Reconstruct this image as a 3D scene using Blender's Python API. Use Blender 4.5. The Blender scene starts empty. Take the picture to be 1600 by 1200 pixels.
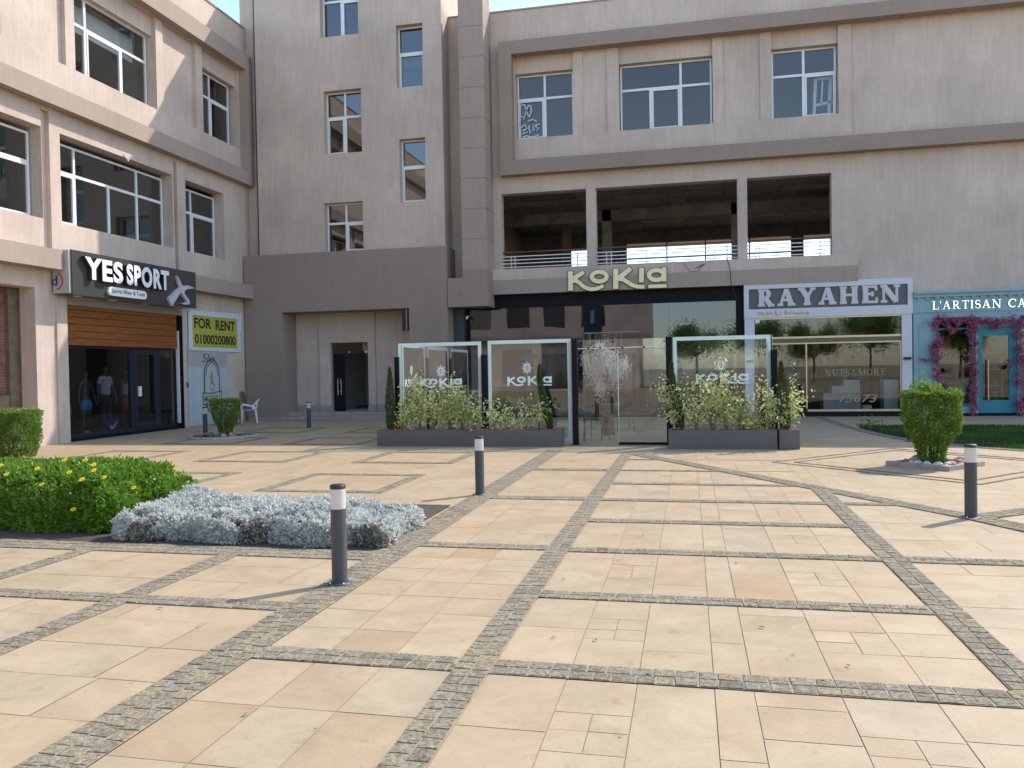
import bpy, math, random
import numpy as np
from mathutils import Vector, Matrix

random.seed(7)
rng = np.random.default_rng(11)
scene = bpy.context.scene
COL = scene.collection
R_ = math.radians

# ------------------------------------------------------------------ camera
FPX, YAW, PIT, ROL, EYE = 1262.8, R_(12.397), R_(-1.0758), R_(-1.018), 1.6
cy_, sy_, cp_, sp_ = math.cos(YAW), math.sin(YAW), math.cos(PIT), math.sin(PIT)
fwd = Vector((-sy_*cp_, cy_*cp_, sp_))
rgt0 = Vector((cy_, sy_, 0))
up0 = rgt0.cross(fwd)
cr_, sr_ = math.cos(ROL), math.sin(ROL)
rgt = cr_*rgt0 + sr_*up0
upv = -sr_*rgt0 + cr_*up0
cam_d = bpy.data.cameras.new('camera')
cam = bpy.data.objects.new('camera', cam_d)
COL.objects.link(cam)
cam.matrix_world = Matrix(((rgt.x, upv.x, -fwd.x, 0), (rgt.y, upv.y, -fwd.y, 0), (rgt.z, upv.z, -fwd.z, EYE), (0, 0, 0, 1)))
cam_d.sensor_fit = 'HORIZONTAL'
cam_d.sensor_width = 36.0
cam_d.lens = 36.0*FPX/1600.0
cam_d.clip_start = 0.05
cam_d.clip_end = 3000
scene.camera = cam

# ------------------------------------------------------------------ light
SUN_EL, SUN_AZ = R_(43.8), R_(45.4)      # azimuth measured from +Y towards +X
world = bpy.data.worlds.new('World')
scene.world = world
world.use_nodes = True
wn = world.node_tree
sky = wn.nodes.new('ShaderNodeTexSky')
sky.sky_type = 'NISHITA'
sky.sun_disc = False
sky.sun_elevation = SUN_EL
sky.sun_rotation = SUN_AZ
sky.altitude = 50
sky.air_density = 1.0
sky.dust_density = 0.7
sky.ozone_density = 1.0
bg = wn.nodes['Background']
bg.inputs['Strength'].default_value = 0.15
wn.links.new(sky.outputs['Color'], bg.inputs['Color'])
sun_d = bpy.data.lights.new('sun', 'SUN')
sun_d.energy = 2.0
sun_d.angle = R_(0.53)
sun_d.color = (1.0, 0.93, 0.83)
sun = bpy.data.objects.new('sun', sun_d)
COL.objects.link(sun)
sdir = Vector((math.sin(SUN_AZ)*math.cos(SUN_EL), math.cos(SUN_AZ)*math.cos(SUN_EL), math.sin(SUN_EL)))
sun.rotation_euler = (-sdir).to_track_quat('-Z', 'Y').to_euler()
sun.location = (20, 20, 40)
scene.view_settings.view_transform = 'Standard'
scene.view_settings.look = 'None'
scene.view_settings.gamma = 1.0
scene.view_settings.exposure = 1.36
scene.cycles.max_bounces = 8
scene.cycles.diffuse_bounces = 4
scene.cycles.glossy_bounces = 4
scene.cycles.transparent_max_bounces = 16
scene.cycles.use_denoising = True
scene.cycles.caustics_reflective = False
scene.cycles.caustics_refractive = False

# ------------------------------------------------------------------ pixel of the photograph -> point on a real plane
def ray(u, v):
    return rgt*((u-800)/FPX) - upv*((v-600)/FPX) + fwd
def at_y(u, v, y):
    d = ray(u, v); return Vector((0, 0, EYE)) + d*(y/d.y)
def at_x(u, v, x):
    d = ray(u, v); return Vector((0, 0, EYE)) + d*(x/d.x)
def at_z(u, v, z=0.0):
    d = ray(u, v); return Vector((0, 0, EYE)) + d*((z-EYE)/d.z)

# ------------------------------------------------------------------ objects and naming
WL = {}
def thing(name, label, cat, loc=(0, 0, 0), rz=0.0, group=None):
    o = bpy.data.objects.new(name, None)
    COL.objects.link(o)
    o.empty_display_size = 0.2
    o.location = loc; o.rotation_euler = (0, 0, rz)
    o['label'] = label; o['category'] = cat
    if group: o['group'] = group
    WL[o.name] = Vector(loc)
    return o
def tag(o, label=None, cat=None, group=None, kind=None):
    if label: o['label'] = label
    if cat: o['category'] = cat
    if group: o['group'] = group
    if kind: o['kind'] = kind
    return o
def link_mesh(name, me, m, parent=None, local=False):
    for mm in (m if isinstance(m, (list, tuple)) else [m]):
        me.materials.append(mm)
    o = bpy.data.objects.new(name, me)
    COL.objects.link(o)
    if parent is not None:
        o.parent = parent
        if local:
            WL[o.name] = WL[parent.name].copy()
        else:
            o.location = -WL[parent.name]
            WL[o.name] = Vector((0, 0, 0))
    else:
        WL[o.name] = Vector((0, 0, 0))
    return o
def copy_tree(o, parent=None):
    c = o.copy(); COL.objects.link(c)
    if parent is not None: c.parent = parent
    for ch in [x for x in bpy.data.objects if x.parent == o]:
        copy_tree(ch, c)
    return c

PY = lambda y0: (lambda u, d, z: (u, y0+d, z))          # wall facing the camera (-Y)
PX = lambda x0: (lambda u, d, z: (x0-d, u, z))          # wall facing +X
PI_ = (lambda u, d, z: (u, d, z))
class MB:
    def __init__(self):
        self.v = []; self.f = []; self.s = []
    def add(self, vs, fs, smooth=False):
        n = len(self.v)
        self.v += [tuple(x) for x in vs]
        self.f += [tuple(i+n for i in f) for f in fs]
        self.s += [smooth]*len(fs)
    def box(self, u0, u1, d0, d1, z0, z1, P=PI_):
        vs = [P(u0, d0, z0), P(u1, d0, z0), P(u1, d1, z0), P(u0, d1, z0), P(u0, d0, z1), P(u1, d0, z1), P(u1, d1, z1), P(u0, d1, z1)]
        self.add(vs, [(0, 3, 2, 1), (4, 5, 6, 7), (0, 1, 5, 4), (1, 2, 6, 5), (2, 3, 7, 6), (3, 0, 4, 7)])
        return self
    def bbox(self, u0, u1, d0, d1, z0, z1, b=0.01, P=PI_):
        # box with chamfered edges
        us, ds, zs = (u0, u1), (d0, d1), (z0, z1)
        vs = []; idx = {}
        for i in (0, 1):
            for j in (0, 1):
                for k in (0, 1):
                    du = b if i == 0 else -b; dd = b if j == 0 else -b; dz = b if k == 0 else -b
                    for a, p in enumerate(((us[i], ds[j]+dd, zs[k]+dz), (us[i]+du, ds[j], zs[k]+dz), (us[i]+du, ds[j]+dd, zs[k]))):
                        idx[i, j, k, a] = len(vs); vs.append(P(*p))
        g = lambda i, j, k, a: idx[i, j, k, a]
        fs = []
        for i in (0, 1):
            q = [g(i, 0, 0, 0), g(i, 1, 0, 0), g(i, 1, 1, 0), g(i, 0, 1, 0)]
            fs.append(q if i else q[::-1])
            q = [g(0, i, 0, 1), g(1, i, 0, 1), g(1, i, 1, 1), g(0, i, 1, 1)]
            fs.append(q[::-1] if i else q)
            q = [g(0, 0, i, 2), g(1, 0, i, 2), g(1, 1, i, 2), g(0, 1, i, 2)]
            fs.append(q if i else q[::-1])
        for i in (0, 1):
            for j in (0, 1):
                q = [g(i, j, 0, 0), g(i, j, 1, 0), g(i, j, 1, 1), g(i, j, 0, 1)]
                fs.append(q if (i + j) % 2 == 0 else q[::-1])
                q = [g(i, 0, j, 0), g(i, 1, j, 0), g(i, 1, j, 2), g(i, 0, j, 2)]
                fs.append(q if (i + j) % 2 else q[::-1])
                q = [g(0, i, j, 1), g(1, i, j, 1), g(1, i, j, 2), g(0, i, j, 2)]
                fs.append(q if (i + j) % 2 == 0 else q[::-1])
                for k in (0, 1):
                    q = [g(i, j, k, 0), g(i, j, k, 1), g(i, j, k, 2)]
                    fs.append(q if (i+j+k) % 2 else q[::-1])
        self.add(vs, fs)
        return self
    def wall(self, P, u0, u1, z0, z1, holes, t):
        us = sorted({u0, u1, *[h[0] for h in holes], *[h[1] for h in holes]}); us = [u for u in us if u0 <= u <= u1]
        zs = sorted({z0, z1, *[h[2] for h in holes], *[h[3] for h in holes]}); zs = [z for z in zs if z0 <= z <= z1]
        def solid(i, k):
            if i < 0 or k < 0 or i >= len(us)-1 or k >= len(zs)-1: return False
            a, c = (us[i]+us[i+1])/2, (zs[k]+zs[k+1])/2
            return not any(h[0] < a < h[1] and h[2] < c < h[3] for h in holes)
        for i in range(len(us)-1):
            for k in range(len(zs)-1):
                if not solid(i, k): continue
                a, b, c, d = us[i], us[i+1], zs[k], zs[k+1]
                vs = [P(a, 0, c), P(b, 0, c), P(b, t, c), P(a, t, c), P(a, 0, d), P(b, 0, d), P(b, t, d), P(a, t, d)]
                fs = [(0, 1, 5, 4), (2, 3, 7, 6)]
                if not solid(i, k-1): fs.append((0, 3, 2, 1))
                if not solid(i, k+1): fs.append((4, 5, 6, 7))
                if not solid(i-1, k): fs.append((3, 0, 4, 7))
                if not solid(i+1, k): fs.append((1, 2, 6, 5))
                self.add(vs, fs)
        return self
    def tube(self, pts, r, n=8, cap=True, smooth=True):
        pts = [Vector(p) for p in pts]
        rs = r if isinstance(r, (list, tuple)) else [r]*len(pts)
        vs = []; fs = []
        prev = None
        for i, p in enumerate(pts):
            t = (pts[min(i+1, len(pts)-1)]-pts[max(i-1, 0)]).normalized()
            a = prev if prev is not None else (Vector((0, 0, 1)) if abs(t.z) < .9 else Vector((1, 0, 0)))
            x = (a - t*a.dot(t)).normalized(); prev = x
            y = t.cross(x)
            for k in range(n):
                an = 2*math.pi*k/n
                vs.append(p + (x*math.cos(an)+y*math.sin(an))*rs[i])
        for i in range(len(pts)-1):
            for k in range(n):
                a, b = i*n+k, i*n+(k+1) % n
                fs.append((a, b, b+n, a+n))
        self.add(vs, fs, smooth)
        if cap:
            m = len(pts)
            self.add(vs[:n], [tuple(range(n))[::-1]]); self.add(vs[-n:], [tuple(range(n))])
        return self
    def lathe(self, prof, n=24, c=(0, 0), smooth=True):
        vs = []; fs = []
        for r, z in prof:
            for k in range(n):
                an = 2*math.pi*k/n
                vs.append((c[0]+r*math.cos(an), c[1]+r*math.sin(an), z))
        for i in range(len(prof)-1):
            for k in range(n):
                a, b = i*n+k, i*n+(k+1) % n
                fs.append((a, b, b+n, a+n))
        self.add(vs, fs, smooth)
        return self
    def prism(self, poly, d0, d1, P=PI_):
        # poly: (u,z) outline counter-clockwise seen from -d ; d0 front
        n = len(poly)
        ar = sum(poly[i][0]*poly[(i+1) % n][1]-poly[(i+1) % n][0]*poly[i][1] for i in range(n))
        if ar < 0: poly = poly[::-1]
        vs = [P(u, d0, z) for u, z in poly] + [P(u, d1, z) for u, z in poly]
        fs = [tuple(range(n)), tuple(range(n, 2*n))[::-1]] + [((i+1) % n, i, i+n, (i+1) % n+n) for i in range(n)]
        self.add(vs, fs)
        return self
    def stroke(self, pts, w, d0, d1, P=PI_, closed=False):
        # ribbon of width w along (u,z) points, extruded between d0 and d1
        n = len(pts)
        ws = w if isinstance(w, (list, tuple)) else [w]*n
        L = []; Rr = []
        for i in range(n):
            a = pts[(i-1) % n] if (i > 0 or closed) else pts[i]
            b = pts[(i+1) % n] if (i < n-1 or closed) else pts[i]
            p = pts[i]
            t1 = (p[0]-a[0], p[1]-a[1]); t2 = (b[0]-p[0], b[1]-p[1])
            def nn(t):
                l = math.hypot(*t); return (t[0]/l, t[1]/l) if l > 1e-9 else None
            t1, t2 = nn(t1), nn(t2)
            if t1 is None: t1 = t2
            if t2 is None: t2 = t1
            m = (t1[0]+t2[0], t1[1]+t2[1]); l = math.hypot(*m); m = (m[0]/l, m[1]/l)
            nx, nz = -m[1], m[0]
            k = ws[i]/2/max(.45, m[0]*t1[0]+m[1]*t1[1])
            L.append((p[0]+nx*k, p[1]+nz*k)); Rr.append((p[0]-nx*k, p[1]-nz*k))
        vs = []
        for q in (L, Rr):
            vs += [P(u, d0, z) for u, z in q]
        for q in (L, Rr):
            vs += [P(u, d1, z) for u, z in q]
        fs = []
        m = n if closed else n-1
        for i in range(m):
            j = (i+1) % n
            fs += [(n+i, n+j, j, i), (2*n+i, 2*n+j, 3*n+j, 3*n+i), (i, j, 2*n+j, 2*n+i), (n+j, n+i, 3*n+i, 3*n+j)]
        if not closed:
            fs += [(0, 2*n, 3*n, n), (n-1, 2*n-1, 4*n-1, 3*n-1)]
        self.add(vs, fs)
        return self
    def build(self, name, m, parent=None, local=False, bevel=0.0):
        me = bpy.data.meshes.new(name)
        me.from_pydata(self.v, [], self.f)
        me.polygons.foreach_set('use_smooth', self.s)
        me.update()
        o = link_mesh(name, me, m, parent, local)
        return o

def np_mesh(name, V, F, smooth=False, attr=None):
    me = bpy.data.meshes.new(name)
    V = np.asarray(V, dtype=np.float32); F = np.asarray(F, dtype=np.int32)
    n, k = F.shape
    me.vertices.add(len(V)); me.vertices.foreach_set('co', V.ravel())
    me.loops.add(n*k); me.loops.foreach_set('vertex_index', F.ravel())
    me.polygons.add(n)
    me.polygons.foreach_set('loop_start', np.arange(0, n*k, k, dtype=np.int32))
    me.polygons.foreach_set('loop_total', np.full(n, k, dtype=np.int32))
    me.polygons.foreach_set('use_smooth', np.full(n, smooth, dtype=bool))
    if attr is not None:
        a = me.attributes.new('tone', 'FLOAT', 'FACE')
        a.data.foreach_set('value', np.asarray(attr, dtype=np.float32))
    me.update(calc_edges=True)
    return me

# ------------------------------------------------------------------ materials
def nt(name):
    m = bpy.data.materials.new(name); m.use_nodes = True
    t = m.node_tree
    return m, t, t.nodes['Principled BSDF']
def N(t, kind, **kw):
    n = t.nodes.new(kind)
    for k, v in kw.items():
        if hasattr(n, k): setattr(n, k, v)
        else: n.inputs[k].default_value = v
    return n
def ramp(t, pts):
    r = t.nodes.new('ShaderNodeValToRGB')
    while len(r.color_ramp.elements) < len(pts): r.color_ramp.elements.new(.5)
    for e, (p, c) in zip(r.color_ramp.elements, pts):
        e.position = p; e.color = (*c, 1) if len(c) == 3 else c
    return r
def sc3(c, k): return tuple(min(1, x*k) for x in c)
def posmap(t, scale=(1, 1, 1)):
    g = N(t, 'ShaderNodeNewGeometry')
    mp = N(t, 'ShaderNodeMapping'); mp.inputs['Scale'].default_value = scale
    t.links.new(g.outputs['Position'], mp.inputs['Vector'])
    return mp
def pbr(name, col, rough=.6, var=.12, scale=3.0, bump=0.0, bscale=80, metal=0.0, stretch=(1, 1, 1), spec=.5, obj=False, sheen=0):
    m, t, b = nt(name)
    b.inputs['Roughness'].default_value = rough
    b.inputs['Metallic'].default_value = metal
    b.inputs['Specular IOR Level'].default_value = spec
    mp = posmap(t, stretch)
    n1 = N(t, 'ShaderNodeTexNoise', Scale=scale, Detail=6, Roughness=.65)
    t.links.new(mp.outputs[0], n1.inputs['Vector'])
    r = ramp(t, [(.3, sc3(col, 1-var)), (.7, sc3(col, 1+var))])
    t.links.new(n1.outputs['Fac'], r.inputs[0])
    t.links.new(r.outputs[0], b.inputs['Base Color'])
    if bump:
        n2 = N(t, 'ShaderNodeTexNoise', Scale=bscale, Detail=4, Roughness=.6)
        t.links.new(mp.outputs[0], n2.inputs['Vector'])
        bp = N(t, 'ShaderNodeBump', Strength=bump, Distance=.01)
        t.links.new(n2.outputs['Fac'], bp.inputs['Height'])
        t.links.new(bp.outputs[0], b.inputs['Normal'])
    return m
def stucco(name, col, stain=.10):
    m, t, b = nt(name)
    b.inputs['Roughness'].default_value = .9
    b.inputs['Specular IOR Level'].default_value = .2
    mp = posmap(t); ms = posmap(t, (5, 5, .7))
    big = N(t, 'ShaderNodeTexNoise', Scale=.55, Detail=5, Roughness=.6); t.links.new(mp.outputs[0], big.inputs['Vector'])
    stk = N(t, 'ShaderNodeTexNoise', Scale=1.6, Detail=6, Roughness=.7); t.links.new(ms.outputs[0], stk.inputs['Vector'])
    fin = N(t, 'ShaderNodeTexNoise', Scale=24, Detail=5, Roughness=.75); t.links.new(mp.outputs[0], fin.inputs['Vector'])
    r1 = ramp(t, [(.3, (1-stain,)*3), (.7, (1+stain*.6,)*3)]); t.links.new(big.outputs['Fac'], r1.inputs[0])
    r2 = ramp(t, [(.25, (1-stain*.9, 1-stain, 1-stain*1.05)), (.7, (1.05, 1.05, 1.05))]); t.links.new(stk.outputs['Fac'], r2.inputs[0])
    r3 = ramp(t, [(.3, (.93,)*3), (.7, (1.06,)*3)]); t.links.new(fin.outputs['Fac'], r3.inputs[0])
    prev = None
    for r in (r1, r2, r3):
        mx = N(t, 'ShaderNodeMix', data_type='RGBA', blend_type='MULTIPLY'); mx.inputs[0].default_value = 1
        if prev is None: mx.inputs[6].default_value = (*col, 1)
        else: t.links.new(prev, mx.inputs[6])
        t.links.new(r.outputs[0], mx.inputs[7]); prev = mx.outputs[2]
    t.links.new(prev, b.inputs['Base Color'])
    mb_ = posmap(t, (1, 1, .35))
    n2 = N(t, 'ShaderNodeTexNoise', Scale=55, Detail=5, Roughness=.7); t.links.new(mb_.outputs[0], n2.inputs['Vector'])
    bp = N(t, 'ShaderNodeBump', Strength=.45, Distance=.012)
    t.links.new(n2.outputs['Fac'], bp.inputs['Height']); t.links.new(bp.outputs[0], b.inputs['Normal'])
    return m
def tone_mat(name, stops, rough=.7, spec=.3, nscale=3.0, nvar=.12, bump=.2, bscale=90, transl=0.0, pos_scale=(1, 1, 1), spots=False):
    # colour picked by the per-face attribute 'tone'
    m, t, b = nt(name)
    b.inputs['Roughness'].default_value = rough
    b.inputs['Specular IOR Level'].default_value = spec
    a = N(t, 'ShaderNodeAttribute'); a.attribute_name = 'tone'
    r = ramp(t, stops); t.links.new(a.outputs['Fac'], r.inputs[0])
    out = r.outputs[0]
    if nvar:
        mp = posmap(t, pos_scale)
        add = N(t, 'ShaderNodeVectorMath', operation='ADD')
        mul = N(t, 'ShaderNodeMath', operation='MULTIPLY'); mul.inputs[1].default_value = 37.0
        t.links.new(a.outputs['Fac'], mul.inputs[0])
        t.links.new(mp.outputs[0], add.inputs[0]); t.links.new(mul.outputs[0], add.inputs[1])
        n1 = N(t, 'ShaderNodeTexNoise', Scale=nscale, Detail=7, Roughness=.68, Distortion=.6); t.links.new(add.outputs[0], n1.inputs['Vector'])
        rr = ramp(t, [(.28, (1-nvar, 1-nvar*1.1, 1-nvar*1.3)), (.72, (1+nvar*.5,)*3)]); t.links.new(n1.outputs['Fac'], rr.inputs[0])
        mx = N(t, 'ShaderNodeMix', data_type='RGBA', blend_type='MULTIPLY'); mx.inputs[0].default_value = 1
        t.links.new(out, mx.inputs[6]); t.links.new(rr.outputs[0], mx.inputs[7]); out = mx.outputs[2]
        if spots:
            vo = N(t, 'ShaderNodeTexVoronoi', Scale=4.3); t.links.new(mp.outputs[0], vo.inputs['Vector'])
            rv = ramp(t, [(.018, (.38, .33, .28)), (.040, (1, 1, 1))]); t.links.new(vo.outputs['Distance'], rv.inputs[0])
            m3 = N(t, 'ShaderNodeMix', data_type='RGBA', blend_type='MULTIPLY'); m3.inputs[0].default_value = 1
            t.links.new(out, m3.inputs[6]); t.links.new(rv.outputs[0], m3.inputs[7]); out = m3.outputs[2]
            for (s_, lo, hi, col_) in ((1.1, .56, .8, (.80, .74, .66)), (.33, .5, .75, (.88, .86, .83)), (26, .60, .76, (.72, .66, .58)), (7, .60, .74, (.84, .77, .68)), (90, .62, .78, (.72, .66, .6)), (3.2, .62, .66, (.90, .87, .83))):
                n3 = N(t, 'ShaderNodeTexNoise', Scale=s_, Detail=5, Roughness=.7); t.links.new(mp.outputs[0], n3.inputs['Vector'])
                r3 = ramp(t, [(lo, (1, 1, 1)), (hi, col_)]); t.links.new(n3.outputs['Fac'], r3.inputs[0])
                m2 = N(t, 'ShaderNodeMix', data_type='RGBA', blend_type='MULTIPLY'); m2.inputs[0].default_value = 1
                t.links.new(out, m2.inputs[6]); t.links.new(r3.outputs[0], m2.inputs[7]); out = m2.outputs[2]
    t.links.new(out, b.inputs['Base Color'])
    if bump:
        mp2 = posmap(t)
        n2 = N(t, 'ShaderNodeTexNoise', Scale=bscale, Detail=5, Roughness=.65); t.links.new(mp2.outputs[0], n2.inputs['Vector'])
        bp = N(t, 'ShaderNodeBump', Strength=bump, Distance=.01)
        t.links.new(n2.outputs['Fac'], bp.inputs['Height']); t.links.new(bp.outputs[0], b.inputs['Normal'])
    if transl:
        tr = N(t, 'ShaderNodeBsdfTranslucent'); t.links.new(out, tr.inputs['Color'])
        ms = N(t, 'ShaderNodeMixShader'); ms.inputs[0].default_value = transl
        t.links.new(b.outputs[0], ms.inputs[1]); t.links.new(tr.outputs[0], ms.inputs[2])
        t.links.new(ms.outputs[0], t.nodes['Material Output'].inputs['Surface'])
    return m
def glass(name, tint=None, f0=.05, black=None, wav=0.0, gcol=(1, 1, 1)):
    m, t, b = nt(name)
    t.nodes.remove(b)
    lw = N(t, 'ShaderNodeLayerWeight'); lw.inputs['Blend'].default_value = .5
    pw = N(t, 'ShaderNodeMath', operation='POWER'); pw.inputs[1].default_value = 5; t.links.new(lw.outputs['Facing'], pw.inputs[0])
    ma = N(t, 'ShaderNodeMath', operation='MULTIPLY_ADD'); ma.inputs[1].default_value = 1-f0; ma.inputs[2].default_value = f0
    t.links.new(pw.outputs[0], ma.inputs[0])
    if black is not None:
        base = N(t, 'ShaderNodeBsdfDiffuse'); base.inputs['Color'].default_value = (*black, 1)
    else:
        base = N(t, 'ShaderNodeBsdfTransparent'); base.inputs['Color'].default_value = (*tint, 1)
    gl = N(t, 'ShaderNodeBsdfGlossy'); gl.inputs['Roughness'].default_value = 0.0; gl.inputs['Color'].default_value = (*gcol, 1)
    if wav:
        mp = posmap(t)
        n2 = N(t, 'ShaderNodeTexNoise', Scale=.9, Detail=1); t.links.new(mp.outputs[0], n2.inputs['Vector'])
        bp = N(t, 'ShaderNodeBump', Strength=wav, Distance=.02)
        t.links.new(n2.outputs['Fac'], bp.inputs['Height']); t.links.new(bp.outputs[0], gl.inputs['Normal'])
    ms = N(t, 'ShaderNodeMixShader')
    t.links.new(ma.outputs[0], ms.inputs[0]); t.links.new(base.outputs[0], ms.inputs[1]); t.links.new(gl.outputs[0], ms.inputs[2])
    t.links.new(ms.outputs[0], t.nodes['Material Output'].inputs['Surface'])
    return m
def brickmat(name, c1, c2, mortar, bw, bh, ms=.012, rot=None, bump=.4, off=.5):
    m, t, b = nt(name)
    b.inputs['Roughness'].default_value = .9
    g = N(t, 'ShaderNodeNewGeometry')
    mp = N(t, 'ShaderNodeMapping')
    if rot == 'x':      # wall facing +-X : use (y,z)
        sx = N(t, 'ShaderNodeSeparateXYZ'); cx = N(t, 'ShaderNodeCombineXYZ')
        t.links.new(g.outputs['Position'], sx.inputs[0]); t.links.new(sx.outputs['Y'], cx.inputs['X']); t.links.new(sx.outputs['Z'], cx.inputs['Y'])
        src = cx.outputs[0]
    elif rot == 'y':
        sx = N(t, 'ShaderNodeSeparateXYZ'); cx = N(t, 'ShaderNodeCombineXYZ')
        t.links.new(g.outputs['Position'], sx.inputs[0]); t.links.new(sx.outputs['X'], cx.inputs['X']); t.links.new(sx.outputs['Z'], cx.inputs['Y'])
        src = cx.outputs[0]
    else:
        src = g.outputs['Position']
    bt = N(t, 'ShaderNodeTexBrick'); bt.offset = off
    bt.inputs['Scale'].default_value = 1; bt.inputs['Brick Width'].default_value = bw; bt.inputs['Row Height'].default_value = bh
    bt.inputs['Mortar Size'].default_value = ms
    bt.inputs['Color1'].default_value = (*c1, 1); bt.inputs['Color2'].default_value = (*c2, 1); bt.inputs['Mortar'].default_value = (*mortar, 1)
    t.links.new(src, bt.inputs['Vector'])
    n1 = N(t, 'ShaderNodeTexNoise', Scale=4, Detail=6, Roughness=.7); t.links.new(g.outputs['Position'], n1.inputs['Vector'])
    rr = ramp(t, [(.3, (.6,)*3), (.7, (1.2,)*3)]); t.links.new(n1.outputs['Fac'], rr.inputs[0])
    mx = N(t, 'ShaderNodeMix', data_type='RGBA', blend_type='MULTIPLY'); mx.inputs[0].default_value = 1
    t.links.new(bt.outputs['Color'], mx.inputs[6]); t.links.new(rr.outputs[0], mx.inputs[7])
    t.links.new(mx.outputs[2], b.inputs['Base Color'])
    return m

M = {}
M['stucco'] = stucco('beige_stucco', (.585, .478, .398), .16)
M['stucco_dark'] = stucco('taupe_stucco', (.32, .25, .20), .07)
M['stucco_mid'] = stucco('mid_taupe_stucco', (.385, .305, .25), .08)
M['pipe'] = pbr('dark_grey_paint', (.06, .058, .062), .6, .1)
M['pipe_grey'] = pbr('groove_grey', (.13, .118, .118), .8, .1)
M['white_metal'] = pbr('white_powder_coat', (.74, .74, .74), .35, .03)
M['rail_white'] = pbr('white_rail_paint', (.80, .77, .71), .5, .08, 9)
M['win_glass'] = glass('tinted_window_glass', (.46, .47, .47), .09, None, 0, (1, .90, .80))
M['win_glass_grey'] = glass('grey_window_glass', (.62, .63, .62), .11)
M['win_glass_clear'] = glass('window_glass', (.86, .88, .88), .07, None, 0, (1, .92, .84))
M['black_glass'] = glass('dark_shop_glass', None, .095, (.005, .006, .009), .10, (.82, .86, .95))
M['shop_glass'] = glass('shop_window_glass', (.74, .76, .75), .055)
M['screen_glass'] = glass('clear_screen_glass', (.86, .90, .895), .075)
M['concrete'] = pbr('rough_concrete', (.23, .222, .21), .92, .35, 1.6, .5, 25)
M['formwork'] = brickmat('formwork_ceiling', (.42, .38, .33), (.16, .155, .14), (.10, .10, .095), 1.9, .95, .02, None, .3, .35)
M['redbrick'] = brickmat('red_brick', (.26, .09, .05), (.18, .07, .045), (.20, .15, .11), .25, .07, .012, 'x')
M['block'] = brickmat('block_wall', (.34, .30, .24), (.27, .24, .19), (.20, .18, .15), .4, .2, .014, 'x')
M['rough_plaster'] = pbr('rough_plaster', (.17, .13, .09), .95, .45, 2.2, .7, 18)
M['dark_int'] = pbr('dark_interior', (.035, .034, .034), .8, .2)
M['int_wall'] = pbr('painted_interior', (.52, .53, .51), .8, .06)
M['black_alu'] = pbr('black_aluminium', (.008, .009, .012), .6, .1, spec=.15)
M['navy_alu'] = pbr('navy_aluminium', (.018, .021, .034), .4, .1)
M['wood'] = None
M['grey_planter'] = pbr('grey_planter_metal', (.118, .108, .104), .5, .08, 2)
M['mint'] = pbr('mint_film', (.74, .86, .86), .5, .05)
M['gold'] = pbr('brushed_brass', (.50, .41, .25), .38, .12, 5, metal=1.0)
M['brass_dark'] = pbr('dark_brass', (.16, .10, .055), .45, .1)
M['gold_letter'] = pbr('gold_letter_face', (.90, .80, .45), .5, .05)
M['gold_edge'] = pbr('brown_letter_edge', (.075, .055, .03), .6, .1)
M['white_panel'] = pbr('white_cladding', (.60, .59, .62), .4, .03)
M['grey_panel'] = pbr('slate_panel', (.10, .097, .105), .5, .08)
M['letter_white'] = pbr('white_letter', (.82, .82, .84), .4, .02)
M['letter_lilac'] = pbr('grey_letter_face', (.56, .56, .61), .45, .03)
M['letter_trim'] = pbr('cream_letter_trim', (.66, .60, .42), .45, .03)
M['letter_side'] = pbr('black_letter_side', (.02, .02, .02), .5, .05)
M['sign_face'] = pbr('charcoal_sign', (.062, .060, .058), .22, .06, 2, spec=.6)
M['teal'] = pbr('pale_teal_paint', (.245, .385, .41), .55, .06, 4)
M['teal_dark'] = pbr('teal_paint', (.012, .20, .27), .45, .08, 4)
M['silver'] = pbr('mirror_letter', (.8, .8, .82), .12, .05, metal=1.0)
M['yellow'] = pbr('yellow_print', (.42, .39, .05), .6, .04)
M['banner'] = pbr('white_banner', (.62, .64, .68), .55, .05, 2)
M['poster'] = pbr('grey_white_poster', (.44, .49, .49), .6, .07, 1.4)
M['poster_dirty'] = pbr('faded_poster_top', (.40, .38, .35), .7, .07, 1.4)
M['ink'] = pbr('black_ink', (.012, .012, .012), .6, .05)
M['ink_soft'] = pbr('faded_ink', (.09, .10, .11), .7, .1)
M['ink_olive'] = pbr('olive_ink', (.32, .29, .10), .7, .1)
M['bollard'] = pbr('charcoal_powder_coat', (.058, .060, .064), .48, .12, 30)
M['lamp'] = None
M['terracotta'] = pbr('red_mulch', (.34, .10, .055), .9, .4, 30, .6, 60)
M['soil'] = pbr('dark_soil', (.07, .052, .038), .95, .4, 8, .8, 30)
M['bark'] = pbr('bark', (.17, .13, .085), .9, .3, 20, .6, 60)
M['plastic_white'] = pbr('white_plastic', (.72, .73, .74), .4, .03)
M['chair_metal'] = pbr('dark_chair_metal', (.05, .047, .045), .5, .1)
M['brown_wood'] = pbr('brown_wood', (.13, .065, .04), .6, .25, 8, stretch=(1, 1, .2))
M['curb'] = pbr('curb_stone', (.36, .31, .25), .85, .2, 5, .4, 40)
M['mann'] = pbr('mannequin_grey', (.20, .21, .23), .45, .05)
M['mann_dark'] = pbr('mannequin_dark', (.03, .03, .032), .4, .1)
M['pink'] = pbr('pink_cloth', (.72, .16, .22), .8, .1)
M['blue'] = pbr('blue_cloth', (.02, .24, .48), .8, .1)
M['lilac'] = pbr('lilac_cloth', (.42, .36, .44), .8, .15, 6)
M['navy_cloth'] = pbr('dark_cloth', (.02, .02, .03), .9, .1)
M['bag_blue'] = pbr('blue_bag', (.012, .04, .30), .6, .1)
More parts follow.
